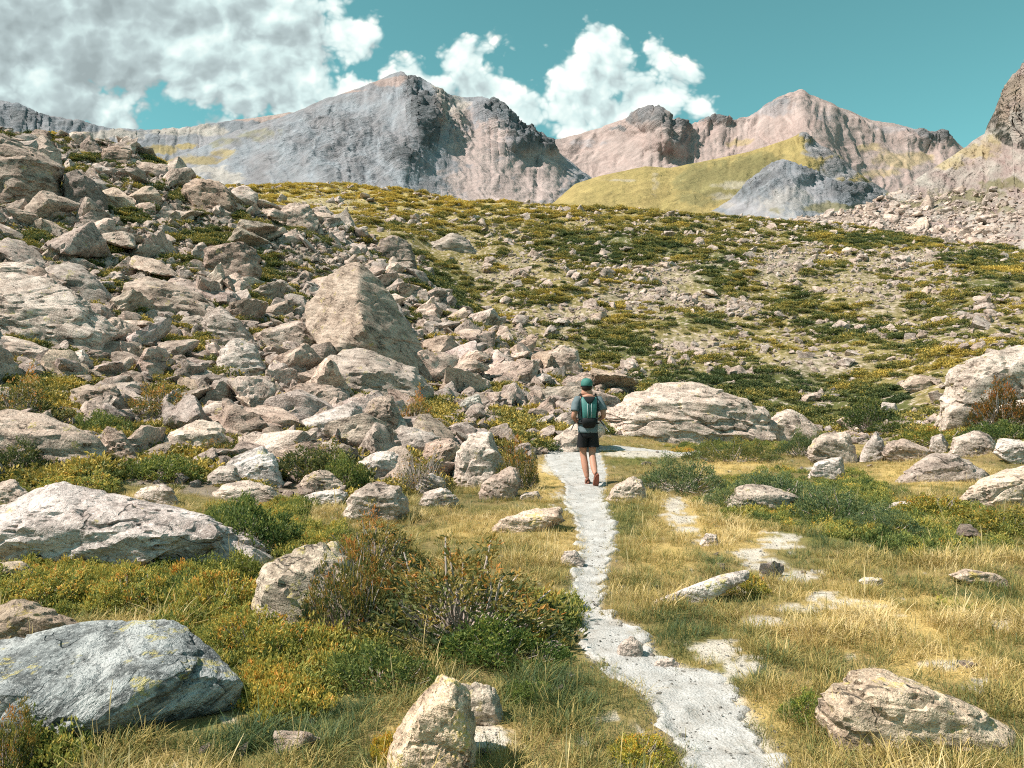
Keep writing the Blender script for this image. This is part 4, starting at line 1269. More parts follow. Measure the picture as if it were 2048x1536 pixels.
def clear_of_heroes(px, py, d, k=1.0, only_front=False):
    ok = np.ones(len(px), bool)
    for i in range(len(HPX)):
        inside = ((px - HPX[i]) / (HRX[i] * k)) ** 2 + ((py - HPY[i]) / (HRY[i] * k)) ** 2 < 1
        near = (d > HD[i] - HT[i] * 1.6) & (d < HD[i] + HT[i] * (0.2 if only_front else 0.8))
        ok &= ~(inside & near)
    return ok


def off_rocks(x, y, k=.85):
    """outside the footprint of every placed boulder"""
    ok = np.ones(len(x), bool)
    for i in range(len(HPX)):
        cx, rx = (HPX[i] - 1024) / F * HD[i], HRX[i] / F * HD[i]
        ok &= ((x - cx) / (rx * k)) ** 2 + ((y - HD[i]) / (HT[i] * .5 * k)) ** 2 > 1
    return ok


def hiker_clear(x, y):
    return (x - 1.25) ** 2 + (y - 12.6) ** 2 > 0.55 ** 2


def scatter_rocks():
    out = []
    # left boulder slope
    x, d, z, px, py, u = sample_ground(56000, 8.4, 56, (-250, 1330), 1.0)
    m = on_left(px, d)
    p2 = np.stack([x, d, np.zeros_like(x)], -1)
    g = ell(px, py, LEFT_GREEN) + 0.45 * fbm(p2 * 0.35, 3)
    size = np.clip(0.13 * (1 - RNG.uniform(0, .9995, len(x))) ** (-1 / 1.66), .13, 1.9) * (0.7 + 0.010 * d)
    keep = m & (RNG.uniform(0, 1, len(x)) < 0.85 - 0.80 * sstep(g, 0.15, 0.45)) & clear_of_heroes(px, py, d, 0.92)
    keep &= ~((size > .9) & (RNG.uniform(0, 1, len(x)) < .5))
    edge = sstep(d / np.interp(px, _START_PX, _START_D), 1.0, 1.45)
    keep &= RNG.uniform(0, 1, len(x)) < .16 + .84 * edge
    out.append((x, d, z, px, py, u, size, keep))
    # the hill behind
    x, d, z, px, py, u = sample_ground(130000, 23, 190, (-100, 2200), 1.05)
    m = on_hill(px, d)
    p2 = np.stack([x, d, np.zeros_like(x)], -1)
    n = fbm(p2 * 0.12, 4, .6)
    g = ell(px, py, HILL_GREEN)
    s = ell(px, py, HILL_STONE)
    fan = fbm(np.stack([(x + .5 * d) * .16, (d - .2 * x) * .045, np.full_like(x, 4.4)], -1), 4, .6)
    dens = np.clip(0.36 + 0.75 * fan + 0.50 * s - 0.50 * g + 0.45 * n, 0.03, .9) * (1 - .55 * sstep(py, 470, 400) * sstep(px, 1500, 1000))
    size = np.clip(0.15 * (1 - RNG.uniform(0, .9995, len(x))) ** (-1 / 2.1), .15, 1.35) * (0.60 + 0.0062 * d)
    keep = m & (RNG.uniform(0, 1, len(x)) < dens) & clear_of_heroes(px, py, d, 0.9)
    out.append((x, d, z, px, py, u, size, keep))
    # foreground meadow: few stones
    x, d, z, px, py, u = sample_ground(420, 3.4, 22, (-100, 2150), 1.5)
    m = ~on_left(px, d) & ~on_hill(px, d)
    b = ell(px, py, BARE)
    size = np.clip(0.05 * (1 - RNG.uniform(0, .995, len(x))) ** (-1 / 1.8), .05, .24)
    keep = m & (RNG.uniform(0, 1, len(x)) < 0.25 + .7 * b + .35 * (px < 700)) & clear_of_heroes(px, py, d, 1.0) & (path_mask(x, d) < -.28) & hiker_clear(x, d)
    out.append((x, d, z, px, py, u, size, keep))
    A = [np.concatenate([o[k][o[-1]] for o in out]) for k in range(7)]
    x, d, z, px, py, u, size = A
    vis = visible(u, d, (z + size * .4 - CH) / d, 0.012)
    x, d, z, px, py, u, size = [a[vis] for a in (x, d, z, px, py, u, size)]
    n = len(x)
    stretch = np.stack([np.ones(n), RNG.uniform(.75, 1.1, n), RNG.uniform(.7, 1.15, n)], -1)
    S = stretch * size[:, None]
    # stones lie tipped with the slope
    dz = (ground_z(x + .6, d) - ground_z(x - .6, d)) / 1.2
    dy = (ground_z(x, d + .6) - ground_z(x, d - .6)) / 1.2
    R = np.stack([np.arctan(dy) * .8 + RNG.normal(0, .25, n), -np.arctan(dz) * .8 + RNG.normal(0, .25, n), RNG.uniform(0, 6.28, n)], -1)
    P = np.stack([x, d, z + S[:, 2] * np.where(size > .8, .0, .08)], -1)
    pid = RNG.integers(0, 16, n)
    show = size / d * F
    seen = visible(u, d, (z + size * .3 - CH) / d, -0.002) & (px > 5) & (px < 2043)
    score = np.where(seen, show, 0)
    top = np.argsort(-score)[:max(0, 300 - len(HEROES))]
    rest = np.ones(n, bool)
    rest[top] = False
    # individuals, each named by what it lies next to
    used = {}
    lab_n = {}
    for k in top:
        o = bpy.data.objects.new('boulder', PROTO_BIG[pid[k]])
        COL.objects.link(o)
        o.location = P[k]
        o.rotation_euler = R[k]
        o.scale = S[k]
        tn = RNG.uniform(.86, 1.14) * (1.3 if d[k] < 9 else 1.0)
        o.color = (tn, tn * RNG.uniform(.96, 1.0), tn * RNG.uniform(.91, 1.0), 1)
        dist = ((px[k] - HPX) / 1.0) ** 2 + (py[k] - HPY) ** 2
        h = int(np.argmin(dist))
        dx, dyy = px[k] - HPX[h], py[k] - HPY[h]
        side = ('right of' if dx > 0 else 'left of') if abs(dx) > abs(dyy) else ('below' if dyy > 0 else 'above')
        used.setdefault((h, side), []).append((dist[h], k, o))
    ORD = ['nearest', 'second nearest', 'third nearest', 'fourth nearest', 'fifth nearest', 'sixth nearest', 'seventh nearest', 'eighth nearest', 'ninth nearest', 'tenth nearest', 'eleventh nearest', 'twelfth nearest']
    for (h, side), lst in used.items():
        lst.sort(key=lambda t: t[0])
        hl = HEROES[h]['label'].split()
        short = ' '.join(hl)
        for cut in (' with ', ' in the ', ' at the ', ' left of ', ' right of ', ' above ', ' below ', ' on the ', ' of the ', ' behind ', ' beside ', ' touching ', ' lying ', ' resting ', ' rising ', ' joined ', ' leaning ', ' dominating ', ' alone ', ' between ', ' high ', ' half ', ' under ', ' next ', ' wedged ', ' sloping ', ' just ', ' peeking ', ' edging ', ' halfway ', ' near ', ' of '):
            if cut in short[8:]:
                short = short[:8] + short[8:].split(cut)[0]
        short = ' '.join(short.split()[:6])
        for r, (dd2, k, o) in enumerate(lst):
            sz = 'broad' if show[k] > 70 else ('mid-sized' if show[k] > 40 else 'small')
            o_ = ORD[r] if r < 12 else 'outlying'
            tag(o, f'{sz} scattered boulder, {o_} one {side} the {short}', 'boulder', 'scattered boulders of the slope')
    instancer('rubble', P[rest], R[rest], S[rest], pid[rest], RNG.uniform(0, 1, rest.sum()), PC_SMALL, 'uncountable small stones strewn over the boulder slope and hill')
    print('rocks', n, 'heroes', len(HEROES), 'smallest single px', show[top].min())


scatter_rocks()


def talus_rocks():
    V = RV.reshape(-1, 3)
    px, py = RPX.ravel(), RPY.ravel()
    i = RNG.integers(0, len(V), 16000)
    p = V[i] + RNG.normal(0, .5, (len(i), 3)) * np.array([1, .3, 0])
    x, y = px[i], py[i]
    n = fbm(np.stack([x / 40, y / 14, np.zeros(len(i))], -1), 3)
    dens = sstep(y, 370, 425) * np.clip(.75 + .5 * n, 0, 1)
    keep = (RNG.uniform(0, 1, len(i)) < dens) & (x < 2250)
    p = p[keep]
    m = len(p)
    size = np.clip(.55 * (1 - RNG.uniform(0, .999, m)) ** (-1 / 2.0), .55, 4.2)
    S = np.stack([np.ones(m), RNG.uniform(.7, 1.1, m), RNG.uniform(.6, 1.1, m)], -1) * size[:, None]
    R = np.stack([RNG.normal(.25, .3, m), RNG.normal(0, .3, m), RNG.uniform(0, 6.28, m)], -1)
    instancer('talus_rubble', p, R, S, RNG.integers(0, 16, m), RNG.uniform(0, 1, m), PC_SMALL, 'grey boulder talus at the foot of the right-hand slope')


talus_rocks()

# ------------------------------------------------------------------ plants
def leaf_mat(name, stops, trans=0.38, rough=0.6):
    m = bpy.data.materials.new(name)
    m.use_nodes = True
    T = NT(m.node_tree)
    out = T.n('ShaderNodeOutputMaterial')
    at = T.n('ShaderNodeAttribute', attribute_name='leaf_tone')
    tn = T.n('ShaderNodeAttribute', attribute_name='tint', attribute_type='INSTANCER')
    oi = T.n('ShaderNodeObjectInfo')
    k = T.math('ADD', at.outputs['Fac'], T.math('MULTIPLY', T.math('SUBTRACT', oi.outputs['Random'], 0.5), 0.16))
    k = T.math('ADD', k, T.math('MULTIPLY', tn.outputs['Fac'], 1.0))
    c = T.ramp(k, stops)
    c = T.mix(1.0, c, oi.outputs['Color'], 'MULTIPLY')
    df = T.n('ShaderNodeBsdfPrincipled', ins={'Base Color': c, 'Roughness': rough, 'Specular IOR Level': 0.3})
    tr = T.n('ShaderNodeBsdfTranslucent', ins={'Color': c})
    mx = T.n('ShaderNodeMixShader', ins={0: trans, 1: df.outputs[0], 2: tr.outputs[0]})
    T.t.links.new(mx.outputs[0], out.inputs[0])
    return m


# leaf colours run from dark green through olive to yellow and rust
LEAF_RHODO = leaf_mat('rusty_shrub_leaf', [(0.0, (0.048, 0.072, 0.029)), (0.30, (0.132, 0.150, 0.050)), (0.55, (0.276, 0.228, 0.066)), (0.78, (0.444, 0.264, 0.060)), (1.0, (0.540, 0.204, 0.054))])
LEAF_BERRY = leaf_mat('bilberry_leaf', [(0.0, (0.073, 0.116, 0.037)), (0.30, (0.195, 0.232, 0.063)), (0.60, (0.403, 0.372, 0.091)), (0.85, (0.610, 0.439, 0.085)), (1.0, (0.610, 0.293, 0.061))])
LEAF_JUNI = leaf_mat('juniper_leaf', [(0.0, (0.050, 0.090, 0.045)), (0.4, (0.134, 0.185, 0.078)), (0.75, (0.269, 0.274, 0.095)), (1.0, (0.448, 0.336, 0.090))])
LEAF_HEATH = leaf_mat('heath_leaf', [(0.0, (0.058, 0.086, 0.030)), (0.30, (0.146, 0.160, 0.046)), (0.55, (0.277, 0.229, 0.060)), (0.80, (0.465, 0.334, 0.074)), (1.0, (0.611, 0.444, 0.094))], trans=.2)
LEAF_GRASS = leaf_mat('grass_blade', [(0.0, (0.060, 0.10, 0.040)), (0.25, (0.16, 0.19, 0.065)), (0.50, (0.34, 0.27, 0.085)), (0.75, (0.55, 0.405, 0.15)), (1.0, (0.68, 0.54, 0.29))], trans=.35)
TWIG = plain('grey_twig', (0.36, 0.30, 0.26), 0.9, 0.4, 20)


def leaf_quads(P, D, length, width, up=0.0):
    """diamond leaves: base P, direction D (unit)"""
    n = len(P)
    a = RNG.normal(size=(n, 3))
    side = np.cross(D, a)
    side /= np.linalg.norm(side, axis=1)[:, None] + 1e-9
    nrm = np.cross(side, D)
    L = length[:, None]
    Wd = width[:, None]
    v0 = P
    v1 = P + D * L * .5 + side * Wd * .5 + nrm * Wd * .15
    v2 = P + D * L - nrm * L * .12
    v3 = P + D * L * .5 - side * Wd * .5 + nrm * Wd * .15
    V = np.stack([v0, v1, v2, v3], 1).reshape(-1, 3)
    b = np.arange(n) * 4
    Fc = np.concatenate([np.stack([b, b + 1, b + 2], -1), np.stack([b, b + 2, b + 3], -1)])
    return V, Fc


def tube_np(path, r0, r1, k=4):
    path = np.asarray(path, float)
    n = len(path)
    t = np.gradient(path, axis=0)
    t /= np.linalg.norm(t, axis=1)[:, None] + 1e-9
    ref = np.array([.3, .2, .93])
    s = np.cross(t, ref)
    s /= np.linalg.norm(s, axis=1)[:, None] + 1e-9
    b = np.cross(s, t)
    r = np.linspace(r0, r1, n)[:, None, None]
    an = np.linspace(0, 2 * np.pi, k, endpoint=False)
    ring = path[:, None] + r * (np.cos(an)[None, :, None] * s[:, None] + np.sin(an)[None, :, None] * b[:, None])
    V = ring.reshape(-1, 3)
    Fc = []
    for i in range(n - 1):
        for j in range(k):
            Fc.append((i * k + j, i * k + (j + 1) % k, (i + 1) * k + (j + 1) % k, (i + 1) * k + j))
    return V, np.array(Fc)


def join(parts):
    Vs, Fs, o = [], [], 0
    for V, Fc in parts:
        Vs.append(V)
        Fs.append(Fc + o)
        o += len(V)
    return np.concatenate(Vs), np.concatenate(Fs)


def shrub_meshes(seed, tips, per, leaf, lw, mat, lean=.55, height=.62, tone=(.5, .22), topbias=.25, twigs=70, upright=.35):
    """unit shrub (about 1 across, height high): foliage and branches meshes"""
    rs = np.random.default_rng(seed)
    th = rs.uniform(0, 2 * np.pi, tips)
    rr = np.sqrt(rs.uniform(0, 1, tips)) * .5
    x, y = rr * np.cos(th), rr * np.sin(th)
    prof = np.sqrt(np.clip(1 - (rr / .52) ** 2, 0, 1))
    lump = fbm(np.stack([x * 4.5, y * 4.5, np.full(tips, seed * 1.3)], -1), 3)
    z = height * np.clip(prof * (0.66 + .85 * lump), .05, 1.4) * rs.uniform(.5, 1.0, tips) ** .5
    ok = (lump > -.34) | (rs.uniform(0, 1, tips) < .25)
    x, y, z = x[ok], y[ok], z[ok]
    tips = len(x)
    tip = np.stack([x, y, z], -1)
    # branches
    parts = []
    sel = rs.choice(tips, min(twigs, tips), replace=False)
    for i in sel:
        p1 = tip[i]
        b0 = np.array([p1[0] * .25, p1[1] * .25, 0.0]) + rs.normal(0, .02, 3)
        mid = b0 * .4 + p1 * .6 + rs.normal(0, .03, 3) - np.array([0, 0, .10 * height])
        t = np.linspace(0, 1, 6)[:, None]
        pa = (1 - t) ** 2 * b0 + 2 * t * (1 - t) * mid + t * t * p1
        parts.append(tube_np(pa + rs.normal(0, .006, pa.shape), .010, .004, 3))
    BV, BF = join(parts)
    # leaves in whorls about each tip
    base = np.repeat(tip, per, 0)
    out = np.stack([x, y, np.full(tips, .25)], -1)
    out /= np.linalg.norm(out, axis=1)[:, None]
    D = np.repeat(out * lean, per, 0) + rs.normal(0, .55, (tips * per, 3)) + np.array([0, 0, upright])
    D /= np.linalg.norm(D, axis=1)[:, None]
    base = base + rs.normal(0, leaf * .55, base.shape) - np.array([0, 0, leaf * .3])
    L = leaf * rs.uniform(.6, 1.25, len(base))
    LV, LF = leaf_quads(base, D, L, L * lw)
    hrel = np.clip(base[:, 2] / height, 0, 1)
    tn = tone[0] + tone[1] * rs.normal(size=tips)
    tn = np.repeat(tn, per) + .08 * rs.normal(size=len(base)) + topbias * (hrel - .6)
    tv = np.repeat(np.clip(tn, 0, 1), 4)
    fm = mesh_np('foliage', LV, LF, mat, False, {'leaf_tone': ('FLOAT', tv)})
    bmh = mesh_np('branches', BV, BF, TWIG, True)
    return fm, bmh


KINDS = {
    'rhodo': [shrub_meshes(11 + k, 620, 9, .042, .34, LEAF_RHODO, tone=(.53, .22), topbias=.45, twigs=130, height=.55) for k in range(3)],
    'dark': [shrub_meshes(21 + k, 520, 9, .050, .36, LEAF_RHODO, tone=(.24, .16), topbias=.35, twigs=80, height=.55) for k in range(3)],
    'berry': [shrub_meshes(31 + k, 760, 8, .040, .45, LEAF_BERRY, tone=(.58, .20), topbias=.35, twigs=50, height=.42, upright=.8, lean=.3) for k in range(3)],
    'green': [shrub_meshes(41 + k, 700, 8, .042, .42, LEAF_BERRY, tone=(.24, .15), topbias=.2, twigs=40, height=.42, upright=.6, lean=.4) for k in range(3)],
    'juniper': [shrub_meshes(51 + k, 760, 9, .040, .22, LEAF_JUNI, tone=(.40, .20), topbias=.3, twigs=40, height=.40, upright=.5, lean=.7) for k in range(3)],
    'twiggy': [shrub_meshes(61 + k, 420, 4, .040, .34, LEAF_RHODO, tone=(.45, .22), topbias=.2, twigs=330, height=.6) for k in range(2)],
}
SHN = [0]


def shrub(label, box, kind, d=None, group=None, depth=1.0, tone=(1, 1, 1)):
    x0, y0, x1, y1 = box
    cx = (x0 + x1) / 2
    d = d or hit(cx, y1 - .1 * (y1 - y0)) or 20
    w, h = (x1 - x0) / F * d, (y1 - y0) / F * d
    dc = d + .3 * w * depth
    X = (cx - 1024) / F * dc
    z = float(ground_z([X], [dc])[0])
    zt = CH + (768 - y0) / F * dc
    hh = max(zt - z, h * .5)
    root = empty('shrub', (X, dc, z - .02))
    SHN[0] += 1
    fm, bmh = KINDS[kind][SHN[0] % len(KINDS[kind])]
    nat = {'rhodo': .55, 'dark': .55, 'berry': .42, 'green': .42, 'juniper': .40, 'twiggy': .6}[kind]
    s = (w * 1.06, w * depth, hh / nat * .82)
    rz = RNG.uniform(-.5, .5) if abs(depth - 1) > .2 else RNG.uniform(0, 6.28)
    root.rotation_euler = (0, 0, rz if abs(s[0] - s[1]) < .3 * s[0] else 0)
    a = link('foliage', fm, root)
    b = link('branches', bmh, root)
    for q in (a, b):
        q.scale = s
    a.color = (*tone, 1)
    tag(root, label, 'shrub', group or 'shrubs among the boulders')
    return root


shrub('large rust-tipped shrub sprawling over rocks left of the path', (690, 1055, 1160, 1290), 'rhodo', d=4.75, depth=.8)
shrub('olive shrub on top of the tilted tan boulder', (610, 1035, 800, 1140), 'rhodo', d=5.0, depth=.5)
shrub('rust-orange shrub sprig behind the large rust-tipped shrub', (640, 1020, 860, 1110), 'rhodo', d=6.6, depth=.6)
shrub('deep green shrub at the shaded foot of the large rust-tipped shrub', (860, 1225, 1135, 1312), 'green', d=4.45, depth=.5, tone=(.95, 1.0, .8))
shrub('small green clump in the grass right of the tan boulder', (640, 1270, 880, 1400), 'green', d=4.1, depth=.6)
shrub('green bilberry clump along the front of the broad pale slab', (-20, 1110, 190, 1235), 'berry', d=5.7, depth=.8)
shrub('orange-tipped bilberry clump in front of the broad pale slab', (150, 1120, 370, 1235), 'berry', d=5.6, depth=.8)
shrub('yellow-green bilberry clump behind the blue-grey boulder', (330, 1110, 540, 1250), 'berry', d=5.4, depth=.8)
shrub('upright green clump at the right end of the broad pale slab', (395, 1085, 540, 1170), 'green', d=6.3, depth=.8, tone=(1.1, 1.0, .8))
shrub('yellowing clump to the right of the blue-grey boulder', (400, 1200, 640, 1350), 'berry', d=4.5, depth=.7)
shrub('brown-tipped shrub in the bottom left corner', (-70, 1375, 95, 1560), 'rhodo', d=3.2, depth=.8, tone=(.9, .95, .9))
shrub('dark green shrub between the long slab and the cleft boulder', (545, 858, 725, 965), 'dark', depth=.8, d=11.4)
shrub('bright green sprout at the right foot of the dark green shrub', (640, 900, 735, 975), 'green', d=11.0)
shrub('brown-green shrub touching the right of the vertically cracked boulder', (995, 848, 1075, 940), 'rhodo', d=12.0)
shrub('olive shrub in the hollow below the pyramid boulder', (770, 780, 895, 860), 'rhodo', d=16.5)
shrub('sparse brown twiggy shrub left of the vertically cracked boulder', (775, 885, 905, 985), 'twiggy', d=11.2)
shrub('small brown shrub below the wedge-shaped pale rock', (388, 868, 470, 912), 'rhodo', d=12.2)
shrub('orange-brown bush spilling down at the left edge', (-60, 735, 155, 850), 'rhodo', depth=.8, d=13.0)
shrub('rusty shrub strip above the log-shaped rock', (228, 758, 400, 835), 'rhodo', d=15.0, depth=.7)
shrub('dark shaded shrub in front of the whaleback boulder', (-40, 862, 90, 945), 'dark', d=10.0)
shrub('low dark clump hugging the knobbly spotted rock', (185, 895, 240, 945), 'dark', d=11.0)
shrub('dusty green mat between the broad slab and the rusty shrub', (395, 985, 610, 1095), 'green', d=7.4, depth=.9, tone=(.85, .9, .9))
shrub('pale green clump under the dark-fronted flat boulder', (150, 812, 260, 872), 'green', d=13.0)
shrub('green mat right of the whaleback boulder', (230, 895, 400, 980), 'green', d=10.4, depth=.8, tone=(1.1, 1.05, .9))
shrub('yellow-green mat above the broad pale slab', (60, 930, 250, 1000), 'berry', d=9.3, depth=.8)
shrub('juniper mat beside the small rounded boulder in the meadow', (1440, 925, 1660, 1000), 'juniper', d=10.6, depth=.8)
shrub('broad juniper mat in the middle of the right meadow', (1560, 955, 1790, 1050), 'juniper', d=9.2, depth=.8)
shrub('dark juniper patch just right of the path beyond the cream rock', (1260, 900, 1460, 955), 'juniper', d=11.8, depth=.8)
shrub('rust-dotted juniper left of the low tan boulder', (1400, 960, 1560, 1010), 'juniper', d=10.0)
shrub('low olive strip at the foot of the wide pale slab', (1370, 862, 1560, 910), 'juniper', d=16.0, depth=.5, tone=(1.2, 1.0, .8))
shrub('low green shrub right of the smaller slab', (1550, 852, 1660, 905), 'juniper', d=17.0, depth=.6)
shrub('golden green shrubs covering the right-hand mound', (1790, 838, 1960, 890), 'berry', d=16.8, depth=.6, tone=(.85, .85, .8))
shrub('bright green shrub on the mound at the right edge', (1930, 828, 2070, 890), 'green', d=15.8, depth=.6)
shrub('russet shrub in the hollow of the massive pale block', (1935, 745, 2080, 830), 'rhodo', d=16.9, depth=.3, tone=(.85, .6, .5))
shrub('tawny shrub beside the slanted boulder in the meadow', (1790, 975, 1950, 1060), 'berry', d=9.4, tone=(.8, .75, .6))
shrub('tawny shrub below the slanted boulder at the right edge', (1920, 1000, 2090, 1090), 'berry', d=8.2, tone=(.75, .7, .6))
shrub('green juniper clump in the grass below the low flat stone', (1690, 1010, 1850, 1080), 'juniper', d=8.2)
shrub('small olive clump right of the bedrock rib', (1430, 1130, 1540, 1190), 'berry', d=6.0, tone=(1, .95, .8))
shrub('yellow shrub on the rim behind the upright lichen-streaked rock', (740, 1440, 830, 1540), 'berry', d=3.35, tone=(1.3, 1.1, .7))
shrub('leafy green herb left of the low lichen-covered rock', (1560, 1370, 1680, 1500), 'green', d=3.7, tone=(1, 1.05, .85))
shrub('yellowing herb at the bottom edge left of the path', (1210, 1455, 1350, 1560), 'berry', d=3.3, tone=(1.1, 1.05, .7))
shrub('dark green herb in the grass left of the path fork', (1010, 1350, 1110, 1430), 'green', d=4.0, tone=(.75, .9, .75))
shrub('dark shrub clump in the valley below the curved pale rock', (1690, 788, 1800, 850), 'dark', d=29, depth=.7, tone=(.9, 1.05, .9))
shrub('deep green shrub clump at the bottom of the far valley', (1740, 830, 1850, 875), 'dark', d=27, depth=.7, tone=(.9, 1.05, .9))

# --- heath mats on the slopes and shrubs too many to count
PC_HEATH = bpy.data.collections.new('heath_kinds')
for k in range(6):
    fm, bmh = shrub_meshes(80 + k, 150, 6, .13, .45, LEAF_HEATH, tone=(.42, .16), topbias=.35, twigs=2, height=.34, upright=.7, lean=.4)
    PC_HEATH.objects.link(bpy.data.objects.new('heath_%c' % (97 + k), fm))


def scatter_heath():
    x, d, z, px, py, u = sample_ground(46000, 22, 175, (-150, 2200), 1.0)
    p2 = np.stack([x, d, np.zeros_like(x)], -1)
    n = fbm(p2 * .16, 4, .6)
    g = ell(px, py, HILL_GREEN)
    s = ell(px, py, HILL_STONE)
    keep = on_hill(px, d) & (RNG.uniform(0, 1, len(x)) < np.clip(.36 + .7 * g - .45 * s + .6 * n, 0, 1)) & clear_of_heroes(px, py, d, .95)
    tint = np.where(g > .3, -.16 * np.clip(g, 0, 1), 0) + .50 * sstep(py, 480, 390) * sstep(px, 1600, 900) + RNG.normal(.01, .08, len(x)) + .5 * n
    X = [a[keep] for a in (x, d, z, px, py, u, tint)]
    x2, d2, z2, px2, py2, u2 = sample_ground(26000, 9, 56, (-200, 1330), 1.2)
    p3 = np.stack([x2, d2, np.zeros_like(x2)], -1)
    g2 = ell(px2, py2, LEFT_GREEN) + .5 * fbm(p3 * .35, 3)
    k2 = on_left(px2, d2) & (RNG.uniform(0, 1, len(x2)) < sstep(g2, .05, .4) * .95 + .16) & off_rocks(x2, d2, .9)
    t2 = RNG.normal(0.02, .14, len(x2)) + np.where(py2 > 640, .10, -.04)
    X = [np.concatenate([a, b[k2]]) for a, b in zip(X, (x2, d2, z2, px2, py2, u2, t2))]
    x, d, z, px, py, u, tint = X
    size = RNG.uniform(.25, 1.0, len(x)) ** 1.3 * 1.15 * (0.55 + .010 * d)
    vis = visible(u, d, (z + .3 * size - CH) / d, .01)
    x, d, z, tint, size = [a[vis] for a in (x, d, z, tint, size)]
    m = len(x)
    S = np.stack([size, size, size * RNG.uniform(.4, .85, m)], -1)
    R = np.stack([RNG.normal(0, .1, m), RNG.normal(0, .1, m), RNG.uniform(0, 6.28, m)], -1)
    instancer('heath', np.stack([x, d, z - .03], -1), R, S, RNG.integers(0, 6, m), tint, PC_HEATH, 'low heath and dwarf shrubs carpeting the hill between the stones')
    print('heath', m)


scatter_heath()

# --- low bilberry carpet in the foreground
PC_CARPET = bpy.data.collections.new('carpet_kinds')
for k in range(5):
    fm, bmh = shrub_meshes(90 + k, 90, 7, .11, .42, LEAF_BERRY, tone=(.42, .16), topbias=.35, twigs=2, height=.5, upright=.9, lean=.3)
    PC_CARPET.objects.link(bpy.data.objects.new('carpet_%c' % (97 + k), fm))
CARPET = [(240, 1170, 330, 75), (480, 1270, 200, 110), (500, 1040, 140, 60), (620, 1090, 100, 50), (120, 960, 180, 40), (330, 940, 140, 45), (1600, 1000, 260, 70), (1850, 1060, 260, 70), (1900, 860, 180, 30),
          (1450, 895, 160, 14), (560, 1380, 100, 80, .8), (60, 1520, 120, 70), (250, 870, 120, 30), (700, 1310, 110, 60, .8), (1080, 1240, 90, 70, .8), (830, 930, 70, 60, .7), (1700, 880, 110, 14), (600, 1010, 80, 30, .7), (1980, 880, 120, 30)]


def scatter_carpet():
    x, d, z, px, py, u = sample_ground(15000, 3.0, 21, (-120, 2170), 1.45)
    p2 = np.stack([x, d, np.zeros_like(x)], -1)
    n = fbm(p2 * 1.1, 3)
    w = ell(px, py, CARPET)
    keep = ~on_left(px, d) & ~on_hill(px, d) & (RNG.uniform(0, 1, len(x)) < sstep(w + .45 * n, .25, .7)) & off_rocks(x, d, .9) & (path_mask(x, d) < -.05) & hiker_clear(x, d)
    x, d, z, px, py, n = [a[keep] for a in (x, d, z, px, py, n)]
    m = len(x)
    size = RNG.uniform(.12, .30, m)
    S = np.stack([size, size, size * RNG.uniform(.7, 1.2, m)], -1)
    R = np.stack([RNG.normal(0, .15, m), RNG.normal(0, .15, m), RNG.uniform(0, 6.28, m)], -1)
    tint = RNG.normal(0, .14, m) + .3 * n + np.where(px > 1380, -.04, .03)
    instancer('ground_cover', np.stack([x, d, z - .02], -1), R, S, RNG.integers(0, 5, m), tint, PC_CARPET, 'knee-low bilberry and juniper carpet of the foreground')
    print('carpet', m)


scatter_carpet()

# --- grass
PC_GRASS = bpy.data.collections.new('grass_kinds')


def tuft(seed, n, spread, h, curl, w, stalks=0):
    rs = np.random.default_rng(seed)
    Vs, Fs, Ts = [], [], []
    o = 0
    for i in range(n):
        a = rs.uniform(0, 6.28)
        r = spread * math.sqrt(rs.uniform(0, 1))
        b = np.array([r * math.cos(a), r * math.sin(a), -.01])
        a2 = a + rs.normal(0, .8)
        dr = np.array([math.cos(a2), math.sin(a2), 0])
        H = h * rs.uniform(.45, 1.15)
        cu = curl * rs.uniform(.3, 1.5)
        sd = np.array([-dr[1], dr[0], 0]) * w * rs.uniform(.7, 1.3)
        tt = np.array([0, .4, .75, 1.0])
        cen = b + np.outer(tt, [0, 0, 1]) * H * (1 - .25 * cu * tt[:, None]) + np.outer(tt ** 2, dr) * H * cu
        ww = np.array([1, .85, .55])[:, None]
        V = np.concatenate([cen[:3] - sd * ww, cen[:3] + sd * ww, cen[3:]])
        Fs += [(o, o + 3, o + 4), (o, o + 4, o + 1), (o + 1, o + 4, o + 5), (o + 1, o + 5, o + 2), (o + 2, o + 5, o + 6)]
        Vs.append(V)
        Ts += [np.clip(.48 + .16 * rs.normal(), 0, 1)] * 7
        o += 7
    for i in range(stalks):
        a = rs.uniform(0, 6.28)
        dr = np.array([math.cos(a), math.sin(a), 0])
        H = h * rs.uniform(1.3, 1.9)
        tt = np.linspace(0, 1, 5)
        cen = np.outer(tt, [0, 0, 1]) * H + np.outer(tt ** 2, dr) * H * rs.uniform(.1, .5)
        sd = np.array([-dr[1], dr[0], 0]) * w * .8
        ww = np.array([.6, .5, .5, 1.5, .4])[:, None]
        V = np.concatenate([cen - sd * ww, cen + sd * ww])
        for q in range(4):
            Fs += [(o + q, o + q + 5, o + q + 6), (o + q, o + q + 6, o + q + 1)]
        Vs.append(V)
        Ts += [rs.uniform(.7, .95)] * 10
        o += 10
    return mesh_np('tuft', np.concatenate(Vs), np.array(Fs), LEAF_GRASS, False, {'leaf_tone': ('FLOAT', Ts)})


for k in range(8):
    me = tuft(300 + k, 30, .075, .085 if k < 5 else .13, .7 if k < 5 else .95, .0016, 0 if k < 7 else 2)
    PC_GRASS.objects.link(bpy.data.objects.new('tuft_%c' % (97 + k), me))


